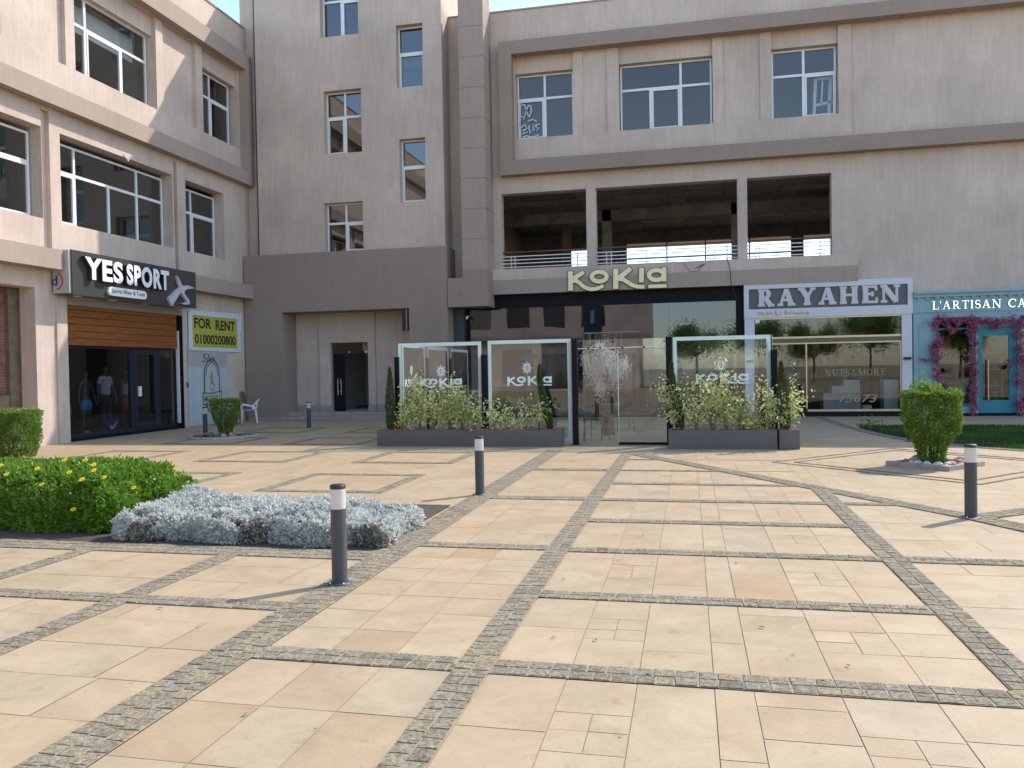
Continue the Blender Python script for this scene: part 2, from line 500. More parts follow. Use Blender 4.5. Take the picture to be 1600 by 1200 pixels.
M['counter'] = pbr('pale_counter', (.60, .70, .67), .5, .03)
M['cable'] = pbr('black_cable', (.03, .028, .026), .6, .1)
M['green_glass'] = pbr('olive_goods', (.20, .19, .07), .6, .3, 20)
def wood():
    m, t, b = nt('varnished_planks')
    b.inputs['Roughness'].default_value = .38
    mp = posmap(t, (1, .6, 9))
    n1 = N(t, 'ShaderNodeTexNoise', Scale=2.2, Detail=7, Roughness=.65, Distortion=1.0); t.links.new(mp.outputs[0], n1.inputs['Vector'])
    r = ramp(t, [(.25, (.14, .045, .012)), (.55, (.25, .09, .022)), (.8, (.35, .145, .042))]); t.links.new(n1.outputs['Fac'], r.inputs[0])
    mp2 = posmap(t, (1, 1, 1.6))
    v = N(t, 'ShaderNodeTexVoronoi', Scale=2.6); t.links.new(mp2.outputs[0], v.inputs['Vector'])
    r2 = ramp(t, [(.06, (.18, .12, .1)), (.13, (1, 1, 1))]); t.links.new(v.outputs['Distance'], r2.inputs[0])
    mx = N(t, 'ShaderNodeMix', data_type='RGBA', blend_type='MULTIPLY'); mx.inputs[0].default_value = 1
    t.links.new(r.outputs[0], mx.inputs[6]); t.links.new(r2.outputs[0], mx.inputs[7]); t.links.new(mx.outputs[2], b.inputs['Base Color'])
    return m
M['wood'] = wood()
def lampmat():
    m, t, b = nt('frosted_lamp')
    b.inputs['Base Color'].default_value = (.80, .76, .74, 1); b.inputs['Roughness'].default_value = .45
    tr = N(t, 'ShaderNodeBsdfTranslucent'); tr.inputs['Color'].default_value = (.85, .72, .64, 1)
    ms = N(t, 'ShaderNodeMixShader'); ms.inputs[0].default_value = .4
    t.links.new(b.outputs[0], ms.inputs[1]); t.links.new(tr.outputs[0], ms.inputs[2])
    t.links.new(ms.outputs[0], t.nodes['Material Output'].inputs['Surface'])
    return m
M['lamp'] = lampmat()
M['slab'] = tone_mat('limestone_slab', [(0, (.40, .295, .177)), (.2, (.425, .318, .197)), (.45, (.442, .338, .212)), (.65, (.422, .334, .221)), (.8, (.455, .343, .212)), (.92, (.433, .313, .19)), (1, (.41, .285, .16))], .6, .35, 2.0, .21, .2, 70, spots=True)
M['cobble'] = tone_mat('granite_cobble', [(0, (.25, .222, .178)), (.4, (.305, .272, .216)), (.75, (.34, .30, .228)), (1, (.365, .308, .215))], .9, .15, 42, .75, .8, 90)
M['grout'] = pbr('sandy_joint', (.32, .26, .175), .95, .2, 12)
M['ground'] = pbr('ground_base', (.40, .305, .19), .95, .15, 3)
# ================================================================== GROUND
o = MB(); o.add([(-400, -400, 0), (400, -400, 0), (400, 400, 0), (-400, 400, 0)], [(0, 1, 2, 3)])
tag(o.build('ground', M['ground']), kind='structure')

SV, SF, ST = [], [], []
def slab(x0, x1, y0, y1, tone=None, j=.0023):
    if x1-x0 < .03 or y1-y0 < .03: return
    z = .0042+random.uniform(0, .0012)
    n = len(SV)
    x0 += j*random.uniform(.6, 1.3); x1 -= j*random.uniform(.6, 1.3); y0 += j*random.uniform(.6, 1.3); y1 -= j*random.uniform(.6, 1.3)
    SV.extend([(x0, y0, z), (x1, y0, z), (x1, y1, z), (x0, y1, z)])
    SF.append((n, n+1, n+2, n+3))
    if tone is None:
        tone = min(1, max(0, random.gauss(.5, .2)))
    ST.append(tone)
CX = [-1.05, -.635, -.277, .10, .287, .69, 1.11, 1.49]
def centre_panel(y0, y1):
    h = y1-y0
    def col(i, cuts):
        ys = [y0]+[y0+h*c for c in cuts]+[y1]
        for a, b in zip(ys[:-1], ys[1:]): slab(CX[i], CX[i+1], a, b)
    def quad(i, lo, hi, split):
        x0, x1 = CX[i], CX[i+1]; a, b = y0+h*lo, y0+h*hi; xm = x0+(x1-x0)*split; ym = (a+b)/2
        slab(x0, x1, y0, a); slab(x0, x1, b, y1)
        for p, q in ((x0, xm), (xm, x1)):
            ys_ = ym+random.uniform(-.03, .03); slab(p, q, a, ys_); slab(p, q, ys_, b)
    col(0, [.5]); quad(1, .36, .68, .5); col(2, [.24]); col(3, [.4]); col(4, [.58, .86]); quad(5, .35, .66, .52); col(6, [.36, .68])
rows = [(4.27, 5.49), (5.67, 6.91), (7.09, 8.28), (8.46, 9.62), (9.79, 11.0), (11.15, 12.43), (12.56, 13.9), (14.0, 15.4)]
for a, b in rows: centre_panel(a, b)
for a, b in ((2.85, 4.07), (1.45, 2.7), (.1, 1.35)):
    centre_panel(a, b)
slab(-1.05, 1.49, 2.7, 2.85); slab(-1.05, 1.49, 1.35, 1.45)
for a, b in ((1.2, 4.07), (4.27, 6.93), (7.13, 9.62), (9.88, 12.4), (12.66, 15.4)):
    n = max(1, round((b-a)/(.37 if a > 4 else .55)))
    for i in range(n):
        for x0, x1 in ((-2.42, -2.03), (-2.03, -1.64), (-1.64, -1.25)):
            slab(x0, x1, a+(b-a)*i/n, a+(b-a)*(i+1)/n)
def field(x0, x1, y0, y1, rh, tw, skip=None, off=True):
    ny = max(1, round((y1-y0)/rh)); h = (y1-y0)/ny
    for i in range(ny):
        x = x0-(random.uniform(0, tw*.8) if off else 0)
        while x < x1:
            w = tw*random.uniform(.9, 1.12)
            a, b = max(x, x0), min(x+w, x1)
            if x1-b < .15: b = x1
            cx, cyy = (a+b)/2, y0+h*(i+.5)
            if not (skip and skip(cx, cyy)): slab(a, b, y0+h*i, y0+h*(i+1), min(1, max(0, random.gauss(.5, .14))))
            x = b if b == x1 else x+w
field(1.69, 12, -2, 7.0, .42, .9)
field(1.69, 12, 7.0, 16.2, .40, .85)
field(-1.05, 1.69, 15.4, 25.9, .45, .8)
field(1.69, 14, 16.2, 25.8, .45, .85)
field(1.49, 1.69, 1, 4.1, .45, .3); field(1.49, 1.69, 10.6, 15.4, .45, .3)
field(-10, -2.72, -2, 6.5, .47, .92)
field(-2.72, -1.05, 15.4, 25.9, .5, .85)
field(-15, -2.72, 6.5, 16.4, .5, .95, lambda x, y: -11 < x < -2.75 and 6.75 < y < 9.0)
field(-15, -2.72, 16.4, 25.2, .5, .95)
field(-10, 12, -8, -2, .6, 1.2); field(-2.42, 1.69, -2, .1, .5, .9); field(-2.42, -1.05, .1, 1.2, .5, .5)
field(-14.7, 14, -24, -8, 1.0, 1.6)
link_mesh('limestone_paving', np_mesh('limestone_paving', SV, SF, False, ST), M['slab']); bpy.data.objects['limestone_paving']['kind'] = 'structure'

# granite cobble strips ------------------------------------------------
CV, CF, CT = [], [], []
GR = MB()
def cobble(quad, z):
    n = len(CV)
    c = np.mean(quad, axis=0)
    for q in quad: CV.append((q[0], q[1], .008))
    for q in quad:
        k = .955
        CV.append((c[0]+(q[0]-c[0])*k, c[1]+(q[1]-c[1])*k, z+random.uniform(-.0012, .0012)))
    CF.append((n+4, n+5, n+6, n+7))
    for i in range(4):
        j = (i+1) % 4
        CF.append((n+i, n+j, n+4+j, n+4+i))
    t = min(1, max(0, random.gauss(.5, .25)))
    CT.extend([t]*5)
def strip(p0, p1, w, nrow, length=.105, lift=0.0):
    p0 = np.array(p0, float); p1 = np.array(p1, float)
    d = p1-p0; L = np.hypot(*d); d /= L; n = np.array([-d[1], d[0]])
    GR.add([(*(p0+n*w/2), .0095+lift), (*(p0-n*w/2), .0095+lift), (*(p1-n*w/2), .0095+lift), (*(p1+n*w/2), .0095+lift)], [(0, 1, 2, 3)])
    rw = w/nrow
    for r in range(nrow):
        s = random.uniform(-.08, 0)
        base = -w/2+r*rw
        while s < L:
            l = length*random.uniform(.85, 1.2)
            a, b = max(s, 0)+.004, min(s+l, L)-.004
            if b-a > .02:
                jt = lambda: random.uniform(-.004, .004)
                q = [p0+d*(a+jt())+n*(base+.003+jt()), p0+d*(b+jt())+n*(base+.003+jt()), p0+d*(b+jt())+n*(base+rw-.003+jt()), p0+d*(a+jt())+n*(base+rw-.003+jt())]
                cobble(q, .0125+lift+random.uniform(0, .0025))
            s += l
strip((-2.57, -3), (-2.57, 15.45), .30, 3, .1)
strip((-1.15, -3), (-1.15, 14.75), .20, 2, .1, .0012)
strip((1.59, 4.07), (1.59, 10.75), .20, 2, .1, .0012)
dl = lambda y: -.95+(14.85-y)*.6435
for i, (y, w) in enumerate(((4.17, .2), (5.58, .18), (7.0, .18), (8.37, .175), (9.705, .17), (11.075, .15), (12.495, .13), (13.95, .11))):
    strip((-1.05, y), (min(1.49 if y > 4.2 else 1.6, dl(y)), y), w, 2)
strip((1.69, 7.0), (9, 7.0), .2, 2); strip((1.69, 9.705), (dl(9.705), 9.705), .17, 2); strip((1.69, 4.17), (9, 4.17), .2, 2)
for y, w in ((4.17, .2), (7.03, .19), (9.75, .25), (12.53, .25)):
    strip((-2.42, y), (-1.25, y), w, 2)
strip((-.98, 14.85), (2.82, 8.95), .26, 3, .1, .002)
strip((2.78, 9.05), (3.45, 7.7), .30, 3, .1, .0035)
strip((3.45, 7.7), (4.0, 6.2), .30, 3, .1, .0035)
strip((2.9, 9.05), (5.6, 10.9), .24, 2, .1, .0045)
strip((-9, 5.015), (-2.72, 5.015), .19, 2)
strip((-3.98, -1), (-3.98, 6.36), .19, 2, .1, .0012)
strip((-5.43, 5.11), (-5.43, 6.36), .18, 2, .1, .0012)
strip((-11, 6.52), (-2.72, 6.52), .32, 3)
def ring(x0, x1, y0, y1, w=.17):
    strip((x0, y0+w/2), (x1, y0+w/2), w, 2); strip((x0, y1-w/2), (x1, y1-w/2), w, 2)
    strip((x0+w/2, y0+w), (x0+w/2, y1-w), w, 2); strip((x1-w/2, y0+w), (x1-w/2, y1-w), w, 2)
for x0 in (-5.8, -8.9, -12.0):
    for y0 in (9.9, 13.15, 16.4, 19.65):
        ring(x0, x0+1.85, y0, y0+1.85)
C0 = (3.62, 13.72)
for hd, w in ((2.32, .055), (1.98, .05)):
    P4 = [(C0[0]-hd, C0[1]), (C0[0], C0[1]-hd), (C0[0]+hd, C0[1]), (C0[0], C0[1]+hd)]
    for i in range(4): strip(P4[i], P4[(i+1) % 4], w, 1, .14)
# curved strip by the lawn
pc = [(3.75, 25.6), (3.78, 24.0), (3.8, 22.6), (3.85, 21.3), (3.95, 20.0), (4.08, 18.9), (4.3, 17.9), (4.7, 17.0), (5.3, 16.1), (6.2, 15.2)]
for i in range(len(pc)-1): strip(pc[i], pc[i+1], .22, 2, .1, .0006*i)
tag(GR.build('strip_bedding', M['grout']), kind='structure')
link_mesh('cobble_strips', np_mesh('cobble_strips', CV, CF, False, CT), M['cobble']); bpy.data.objects['cobble_strips']['kind'] = 'structure'

# ================================================================== WINDOWS
def window(parent, P, u0, u1, z0, z1, d, mull, trans, upper=None, sash=None, fw=.055, glassm='win_glass', bars=None):
    """white aluminium window: outer frame, transom, mullions below / above; d = depth of its front"""
    b = MB(); t = .06
    b.box(u0, u0+fw, d, d+t, z0, z1, P); b.box(u1-fw, u1, d, d+t, z0, z1, P)
    b.box(u0+fw, u1-fw, d+.001, d+t-.001, z0, z0+fw, P); b.box(u0+fw, u1-fw, d+.001, d+t-.001, z1-fw, z1, P)
    H = z1-z0; W = u1-u0; zt = z1-trans*H
    b.box(u0+fw, u1-fw, d-.004, d+t-.002, zt-.04, zt+.035, P)
    for m_ in mull:
        c = u0+m_*W; b.box(c-.04, c+.04, d-.002, d+t-.003, z0+fw, zt-.04, P)
    for m_ in (mull if upper is None else upper):
        c = u0+m_*W; b.box(c-.035, c+.035, d-.002, d+t-.003, zt+.035, z1-fw, P)
    if sash:
        a, c = u0+sash[0]*W+.045, u0+sash[1]*W-.045
        zb, zc = z0+fw, zt-.045
        for q in ((a, a+.045, zb, zc), (c-.045, c, zb, zc)): b.box(q[0], q[1], d-.018, d+.03, q[2], q[3], P)
        b.box(a+.045, c-.045, d-.0175, d+.029, zc-.045, zc, P); b.box(a+.045, c-.045, d-.0175, d+.029, zb, zb+.045, P)
    f = b.build('window', M['white_metal'], parent)
    g = MB(); g.box(u0+.02, u1-.02, d+.03, d+.038, z0+.02, z1-.02, P)
    g.build('pane', M[glassm], f)
    return f

# ================================================================== RIGHT BUILDING
YF = 25.9
F = PY(YF)
bR = thing('retail_building', 'long beige stucco retail building with open concrete terrace above the cafe', 'building', (4, YF, 0))
bay = [(-5.40, -3.24, 'w'), (-2.51, -2.08-.33, 'n')]
wins = [(-5.42, -3.53), (-2.05, .82), (2.57, 4.46)]
blank = [(-3.22+.0, -2.52)]
ZS, ZW, ZI = 9.07, 11.2, 11.72
holes = [(-5.42, -3.52, ZS, ZI), (-2.06, .82, ZS, ZI), (2.56, 4.47, ZS, ZI),
         (-3.22, -2.44, ZS, ZI), (1.14, 2.22, ZS, ZI)]
terr = [(-5.95, -3.16, 4.86, 7.32), (-2.85, 1.51, 4.86, 7.32), (1.80, 4.24, 4.86, 7.32)]
w = MB()
w.wall(F, -7.64, 4.84, 3.6, 13.21, holes+terr, .35)
# plain wall to the right, set 8 cm back between the bands
w.wall(PY(YF+.07), 4.84, 16, 8.3, 11.75, [], .28)
w.wall(F, 4.84, 16, 3.0, 8.3, [], .35); w.wall(F, 4.84, 16, 11.75, 13.21, [], .35)
w.wall(F, -7.64, -7.2, 0, 3.6, [], .35)
w.wall(F, 10.6, 16, 0, 3.0, [], .35)
for (a, b, c, d_) in holes[:3]:
    w.box(a, b, .11, .345, ZW, ZI, F)
for (a, b, c, d_) in holes[3:]:
    w.box(a, b, .05, .345, c, d_, F)
w.build('wall', M['stucco'], bR)
s = MB()   # roof, ends, rear wall, floors
s.box(-7.64, 16, YF+.35, 42, 12.8, 13.05)
s.box(-7.64, -7.3, YF+.35, 42, 0, 12.8); s.box(15.7, 16, YF+.35, 42, 0, 12.8)
s.box(-7.3, 15.7, YF+.351, 41.7, 7.62, 8.3); s.box(-7.3, 15.7, YF+.351, 41.7, 4.2, 4.86)
s.box(-7.3, 15.7, 41.7, 42, 8.3, 12.8); s.box(-7.3, 15.7, 41.7, 42, 0, 4.2)
s.box(-7.3, 15.7, 33, 33.2, 8.3, 12.8)
s.build('floor_slab', M['stucco_mid'], bR)
cp = MB(); cp.box(-7.64, 16, -.03, .38, 13.21, 13.26, F); cp.build('parapet_cap', M['stucco_mid'], bR)
# grey frame band of the upper floor
f = MB()
f.box(-5.88, 16, -.35, -.0005, 11.70, 12.12, F); f.box(-5.88, 16, -.35, -.0005, 7.85, 8.31, F)
f.box(-5.88, -5.46, -.35, -.0005, 8.31, 11.70, F)
f.build('band_frame', M['stucco_dark'], bR)
# ledge over the shops : pale top band, darker lower band
l = MB(); l.box(-6.2, 4.9, -.35, -.0005, 4.48, 4.82, F); l.build('ledge', M['stucco'], bR)
l = MB(); l.box(-6.2, 4.9, -.352, -.0005, 4.02, 4.48, F); l.build('ledge_band', M['stucco_mid'], bR)
window(bR, F, -5.40, -3.54, 9.08, 11.19, .30, [.49], .37, sash=(0, .49))
window(bR, F, -2.04, .80, 9.08, 11.19, .30, [.335, .665], .37, upper=[.665], sash=(.335, .665))
w3 = window(bR, F, 2.58, 4.45, 9.08, 11.19, .30, [.5], .37, sash=(.5, 1.0), glassm='win_glass_clear')
# spray scribble on the first pane
g = MB(); zz = lambda x, y: (at_y(790+x/8, 80+y/8, YF+.3).x, at_y(790+x/8, 80+y/8, YF+.3).z)
for ln in ([(190, 670), (190, 820), (235, 830), (265, 740), (240, 680), (195, 665)], [(265, 740), (290, 680), (318, 690), (325, 760), (300, 820), (275, 790), (265, 740)],
           [(280, 880), (300, 870), (345, 855), (395, 888)], [(430, 915), (380, 925), (400, 1000)], [(385, 970), (425, 965)], [(345, 1000), (350, 930), (365, 990), (345, 970)],
           [(310, 1030), (290, 930)], [(190, 860), (180, 930), (195, 960), (245, 920), (270, 980)], [(200, 1000), (260, 970), (210, 1040), (280, 1010)], [(215, 1075), (270, 1060), (330, 1075), (420, 1050)], [(240, 830), (230, 860)]):
    g.stroke([zz(*p) for p in ln], .045, .278, .284, F)
g.build('scribble', pbr('chalk_scribble', (.50, .56, .60), .8, .2), bR)
# a spare window frame leaning inside the third window
sp = MB(); q = lambda x, y: (at_y(1140+x/6, 30+y/6, YF+.6).x, at_y(1140+x/6, 30+y/6, YF+.6).z)
for a, b, wd in (((805, 560), (790, 900), .09), ((945, 560), (930, 890), .10), ((800, 565), (985, 550), .08), ((870, 580), (858, 800), .05), ((805, 810), (985, 770), .08), ((975, 560), (985, 890), .05)):
    sp.stroke([q(*a), q(*b)], wd, .56, .6, F)
o = sp.build('spare_window_frame', M['white_metal']); tag(o, 'white spare window frame leaning inside the rightmost upper window', 'window frame')
# terrace : ceiling, rear wall with openings, columns
t = MB(); t.box(-7.29, 15.69, YF+.352, 36.2, 7.56, 7.619); t.build('terrace_ceiling', M['formwork'], bR)
t = MB(); bk = PY(36.2)
t.wall(bk, -7.3, 15.7, 4.86, 7.6, [(-5.3, -4.1, 4.9, 6.95), (-2.65, 4.3, 4.9, 7.05), (4.8, 9.5, 4.9, 7.05), (10, 15, 4.9, 7.05)], .25)
t.box(-7.3, 15.7, 30.9, 31.25, 7.15, 7.56)
t.build('terrace_back_wall', M['concrete'], bR)
t = MB()
for x_ in (-.9, .75, 2.6): t.box(x_-.03, x_+.03, 36.3, 36.36, 4.9, 7.05)
t.box(-2.65, 4.3, 36.301, 36.359, 6.35, 6.41)
t.build('rear_frame', M['chair_metal'], bR)
for x, y in ((-3.0, 30.9), (1.75, 30.9), (-5.0, 33.9), (6.3, 30.9)):
    k = MB(); k.box(x-.17, x+.17, y, y+.34, 4.86, 7.56); k.build('terrace_column', M['concrete'], bR)
for (a, b, c, d_) in terr:
    r = MB()
    for z in (4.93, 5.05, 5.165, 5.28): r.tube([F(a, .12, z), F(b, .12, z)], .017, 8)
    W = b-a
    for fr in ((.1, .145) if W < 3 else (.07, .105, .36, .80, .84)):
        r.tube([F(a+fr*W, .14, 4.86), F(a+fr*W, .14, 5.3)], .013, 8)
    r.tube([F(b-.32, .14, 4.86), F(b-.32, .14, 5.32)], .02, 8)
    rr = r.build('railing', M['rail_white'], bR)
    h = MB(); h.tube([F(a, .15, 5.42), F(b, .15, 5.42)], .026, 8); h.build('handrail', M['brown_wood'], rr)
# far low block wall behind the terrace openings
# pier and joints : the grooved column
YC = 24.9
kc = thing('facade_column', 'tall grooved taupe column standing between the stair tower and the terrace', 'column', (-6.6, 25.3, 0))
Cc = PY(YC)
k = MB(); k.box(-7.0, -6.23, .012, .985, 4.2, 13.6, Cc); k.build('core', M['stucco_dark'], kc)
k = MB(); z = 4.76
zs = [4.76]+[5.745+.957*i for i in range(9)]
for a, b in zip(zs[:-1], zs[1:]): k.box(-7.02, -6.21, 0, .99, a+.009, min(b-.009, 13.45), Cc)
k.build('shaft', M['stucco_mid'], kc)
k = MB(); k.prism([(-7.53, 3.61), (-6.21, 3.61), (-6.21, 4.765), (-7.02, 4.765), (-7.02, 4.53), (-7.53, 4.53)], -.002, .995, Cc)
k.build('base_block', M['stucco_dark'], kc)

# ================================================================== STAIR TOWER
YT = 25.1; T = PY(YT)
bT = thing('stair_tower', 'tall plain stair tower with staggered windows and a taupe base over a dark doorway', 'tower', (-11, YT, 0))
tw = [(-11.82, -10.47, 12.70, 14.76), (-11.76, -10.43, 8.84, 10.92), (-11.82, -10.45, 5.60, 7.22), (-9.18, -8.27, 10.79, 12.82), (-9.14, -8.25, 7.09, 9.14)]
w = MB(); w.wall(T, -14.22, -7.64, 5.5, 15.2, tw, .4)
w.box(-7.98, -7.64, .4, 1.15, 5.5, 15.2, T); w.box(-7.98, -7.64, 1.15, 8, 5.5, 15.2, T); w.box(-14.22, -13.9, .4, 8, 5.5, 15.2, T)
w.box(-13.9, -7.98, 7.7, 8, 5.5, 15.2, T)
w.build('wall', M['stucco'], bT)
w = MB(); w.box(-14.22, -7.64, .02, 8, 15.2, 15.35, T)
w.box(-13.9, -7.98, .4, 7.7, 8.0, 8.2, T); w.box(-13.9, -7.98, .4, 7.7, 11.6, 11.8, T); w.box(-13.9, -7.98, 3, 3.2, 5.6, 15.2, T)
w.build('roof_slab', M['stucco_mid'], bT)
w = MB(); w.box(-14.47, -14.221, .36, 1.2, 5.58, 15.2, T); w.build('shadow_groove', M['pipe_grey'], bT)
w = MB(); w.box(-14.97, -14.471, .35, 1.2, 0, 15.2, T); w.build('side_wall', M['stucco'], bT)
for i, (a, b, c, d_) in enumerate(tw):
    if i < 3: window(bT, T, a, b, c, d_, .24, [.5], .40, sash=(.5, 1) if i != 1 else (0, .5), fw=.05, glassm='win_glass_grey')
    else: window(bT, T, a, b, c, d_, .24, [], .42, sash=(0, 1), fw=.05, glassm='win_glass_grey')
YB = 24.92; B = PY(YB)
w = MB()
w.wall(B, -14.74, -7.55, 0, 5.58, [(-13.36, -8.85, -1, 3.63)], .17)
w.box(-14.74, -13.36, .17, 1.0, 0, 5.58, B); w.box(-8.85, -7.55, .17, 1.0, 0, 5.58, B); w.box(-13.36, -8.85, .17, 1.0, 3.63, 5.58, B)
w.build('base_block', M['stucco_dark'], bT)
w = MB(); EI = PY(25.92)
w.wall(EI, -13.36, -8.85, 0, 3.63, [(-12.06, -10.68, .24, 2.6)], .15)
w.build('entry_wall', M['stucco'], bT)
w = MB(); w.box(-12.46, -12.06, -.09, -.001, .24, 3.625, EI); w.box(-10.68, -10.42, -.09, -.001, .24, 3.625, EI); w.box(-12.06, -10.68, -.09, -.001, 2.6, 3.625, EI)
w.build('door_surround', M['stucco'], bT)
for q in ((-13.35, -12.46, -.03, -.001), (-10.42, -8.86, -.03, -.001), (-12.47, -12.05, -.12, -.091), (-10.69, -10.41, -.12, -.091)):
    w = MB(); w.box(*q, .24, .47, EI); w.build('skirting', M['curb'], bT)
w = MB(); w.bbox(-13.34, -8.87, -.16, 1.0, .003, .12, .012, B); w.bbox(-13.34, -8.87, .22, 1.0, .12, .24, .012, B); w.build('entry_steps', M['curb'], bT)
w = MB(); w.box(-14.7, -13.4, -.05, -.001, 0.01, .1, B); w.build('plinth', M['curb'], bT)
w = MB(); w.box(-9.12, -8.851, .05, .16, 2.9, 3.62, B); w.build('dark_slot_box', M['dark_int'], bT)  # solid dark box, its colour stands for the shade inside an opening
w = MB(); w.tube([B(-8.96, .04, 2.9), B(-8.96, .04, 3.6)], .018); w.build('conduit', M['stucco_mid'], bT)
# corridor behind the door; gap in right wall added to let in daylight
w = MB(); w.box(-13, -12.9, .15, 5, .24, 3, EI); w.box(-9.9, -9.8, .15, 1.6, .24, 3, EI); w.box(-9.9, -9.8, 3.9, 5, .24, 3, EI); w.box(-13, -9.8, 5, 5.1, .24, 3, EI); w.box(-13, -9.8, .15, 5.1, 3, 3.1, EI); w.box(-13, -9.8, .15, 5.1, .14, .24, EI)
w.build('corridor', M['int_wall'], bT)
w = MB(); w.box(-12.0, -10.75, 1.9, 1.95, .241, .36, EI); w.build('corridor_skirting', M['dark_int'], bT)
dr = MB(); dr.box(-11.99, -11.60, .02, .06, .25, 2.22, EI); dleaf = dr.build('door', M['black_alu'], bT)
h = MB()
for x in (-11.82, -11.70):
    h.tube([EI(x, -.05, .80), EI(x, -.05, 1.36)], .013, 8)
for z in (.92, 1.24): h.tube([EI(-11.82, -.05, z), EI(-11.70, -.05, z)], .010, 8); h.tube([EI(-11.76, -.05, z), EI(-11.76, .03, z)], .010, 8)
h.build('handle', pbr('polished_steel', (.7, .7, .7), .2, .03, metal=1), dleaf)
g = MB(); g.box(-12.05, -10.69, .06, .07, 2.24, 2.59, EI); g.build('transom_pane', M['shop_glass'], bT)
for x in (-11.42, -10.8):
    g = MB(); g.box(x-.025, x+.025, .045, .08, 2.24, 2.30, EI); g.build('glass_clamp', M['silver'], bT)

# ================================================================== LEFT BUILDING
XW = -14.78; W = PX(XW)
bL = thing('retail_building', 'two storey beige stucco retail building on the left above the sports shop, partly sunlit', 'building', (XW, 18, 0))
UH = [(17.44, 20.60, 9.20, 11.86), (22.86, 24.95, 9.20, 11.86), (12.0, 15.20, 9.20, 11.86),
      (15.60, 17.13, 9.20, 11.86), (20.92, 22.50, 9.20, 11.86), (10.0, 11.6, 9.2, 11.86)]
LH = [(12.0, 16.27, 5.33, 7.48), (16.85, 21.19, 5.33, 7.48), (21.83, 23.88, 5.33, 7.48), (7.0, 11.2, 5.33, 7.48)]
w = MB()
w.wall(W, 4, 25.4, 4.5, 13.42, UH+LH+[(16.28, 16.52, 4.6, 7.9), (21.26, 21.42, 4.6, 7.9)], .42)
w.wall(W, 4, 25.3, 0, 4.5, [(8, 15.95, -1, 3.68), (16.90, 21.50, -1, 3.50)], .42)
for (a, b, c, d_) in UH[:3]: w.box(a, b, .13, .415, 11.3, d_, W)
for (a, b, c, d_) in UH[3:]: w.box(a, b, .12, .415, c, d_, W)
for a, b in ((16.28, 16.52), (21.26, 21.42)): w.box(a, b, .12, .415, 4.6, 7.9, W)
w.build('wall', M['stucco'], bL)
w = MB(); w.box(16.55, 16.88, -.05, -.0005, 0, 4.1, W)
w.build('pilaster', M['stucco'], bL)
s = MB(); s.box(4, 25.4, .42, 9, 13.0, 13.2, W); s.box(4, 25.4, .421, 8.9, 8.05, 8.6, W); s.box(4, 25.4, .421, 8.9, 4.3, 4.7, W)
s.box(4, 25.4, 8.9, 9, 0, 13.0, W); s.box(3.8, 4, 0, 9, 0, 13.42, W); s.box(25.4, 25.6, .42, 9, 0, 13.2, W)
s.box(21.45, 21.6, .421, 8.9, 8.6, 13.0, W); s.box(21.5, 21.65, .421, 8.9, 4.7, 8.05, W); s.box(16.3, 16.45, .421, 8.9, 4.7, 8.05, W)
s.box(16.3, 21.4, 4.2, 4.3, 8.6, 13, W)
s.build('floor_slab', M['int_wall'], bL)
s = MB(); s.box(10, 16.29, 1.3, 1.45, 4.7, 8.04, W); s.build('block_partition', M['block'], bL)
s = MB(); s.box(4, 25.4, -.03, .45, 13.42, 13.47, W); s.build('parapet_cap', M['stucco_mid'], bL)
f = MB(); f.box(4, 25.33, -.28, -.0005, 11.86, 12.40, W); f.box(4, 25.33, -.28, -.0005, 8.0, 8.46, W); f.box(24.98, 25.33, -.28, -.0005, 8.46, 11.86, W)
f.build('band_frame', M['stucco_mid'], bL)
l = MB(); l.box(4, 16.40, -.40, -.0005, 4.12, 4.58, W); l.box(16.62, 25.09, -.40, -.0505, 4.12, 4.58, W); l.box(16.9, 25.0, -.0504, -.0005, 4.13, 4.57, W)
l.build('ledge', M['stucco_mid'], bL)
window(bL, W, 17.44, 20.56, 9.21, 11.3, .30, [.23, .66], .37, upper=[.23], sash=(.23, .66), glassm='win_glass_clear')
window(bL, W, 22.86, 24.80, 9.21, 11.28, .30, [.42], .37, sash=(.42, 1), glassm='win_glass_grey')
window(bL, W, 12.0, 15.0, 9.21, 11.28, .30, [.33, .66], .37, glassm='win_glass_grey')
window(bL, W, 12.4, 16.23, 5.34, 7.36, .31, [.2, .5], .35, sash=(.5, 1), glassm='win_glass_grey')
window(bL, W, 16.86, 21.15, 5.34, 7.36, .31, [.185, .47, .735], .35, upper=[.185, .735], sash=(0, .185), glassm='win_glass_grey')
window(bL, W, 21.84, 23.84, 5.32, 7.34, .33, [.36], .36, sash=(.36, 1), glassm='win_glass_grey')
# blinds behind the sunlit upper window, one in the far upper window
b = MB(); b.box(17.4, 18.05, .62, .63, 9.3, 11.2, W); b.box(18.2, 20.5, .7, .71, 10.55, 11.25, W); b.build('blind', pbr('white_blind', (.72, .78, .76), .7, .04), bL)
b = MB(); b.box(22.9, 24.7, .7, .71, 10.75, 11.2, W); b.build('blind', pbr('grey_blind', (.45, .46, .46), .7, .04), bL)
# unfinished bay at the far left : brick back wall and bare concrete post
u = MB(); u.box(9, 15.96, .60, .70, 0, 3.9, W); u.build('brick_infill', M['redbrick'], bL)
u = MB(); u.box(15.955, 16.25, .421, .72, 0, 3.9, W); u.box(15.70, 15.954, .50, .599, 0, 3.69, W); u.box(8, 15.95, .43, .62, 3.69, 4.2, W); u.box(15.4, 15.699, .53, .599, 0, 1.2, W)
u.build('bare_post', M['rough_plaster'], bL)
u = MB(); u.box(8, 15.9, .0, .45, 0.0, .12, W); u.build('door_sill', M['curb'], bL)
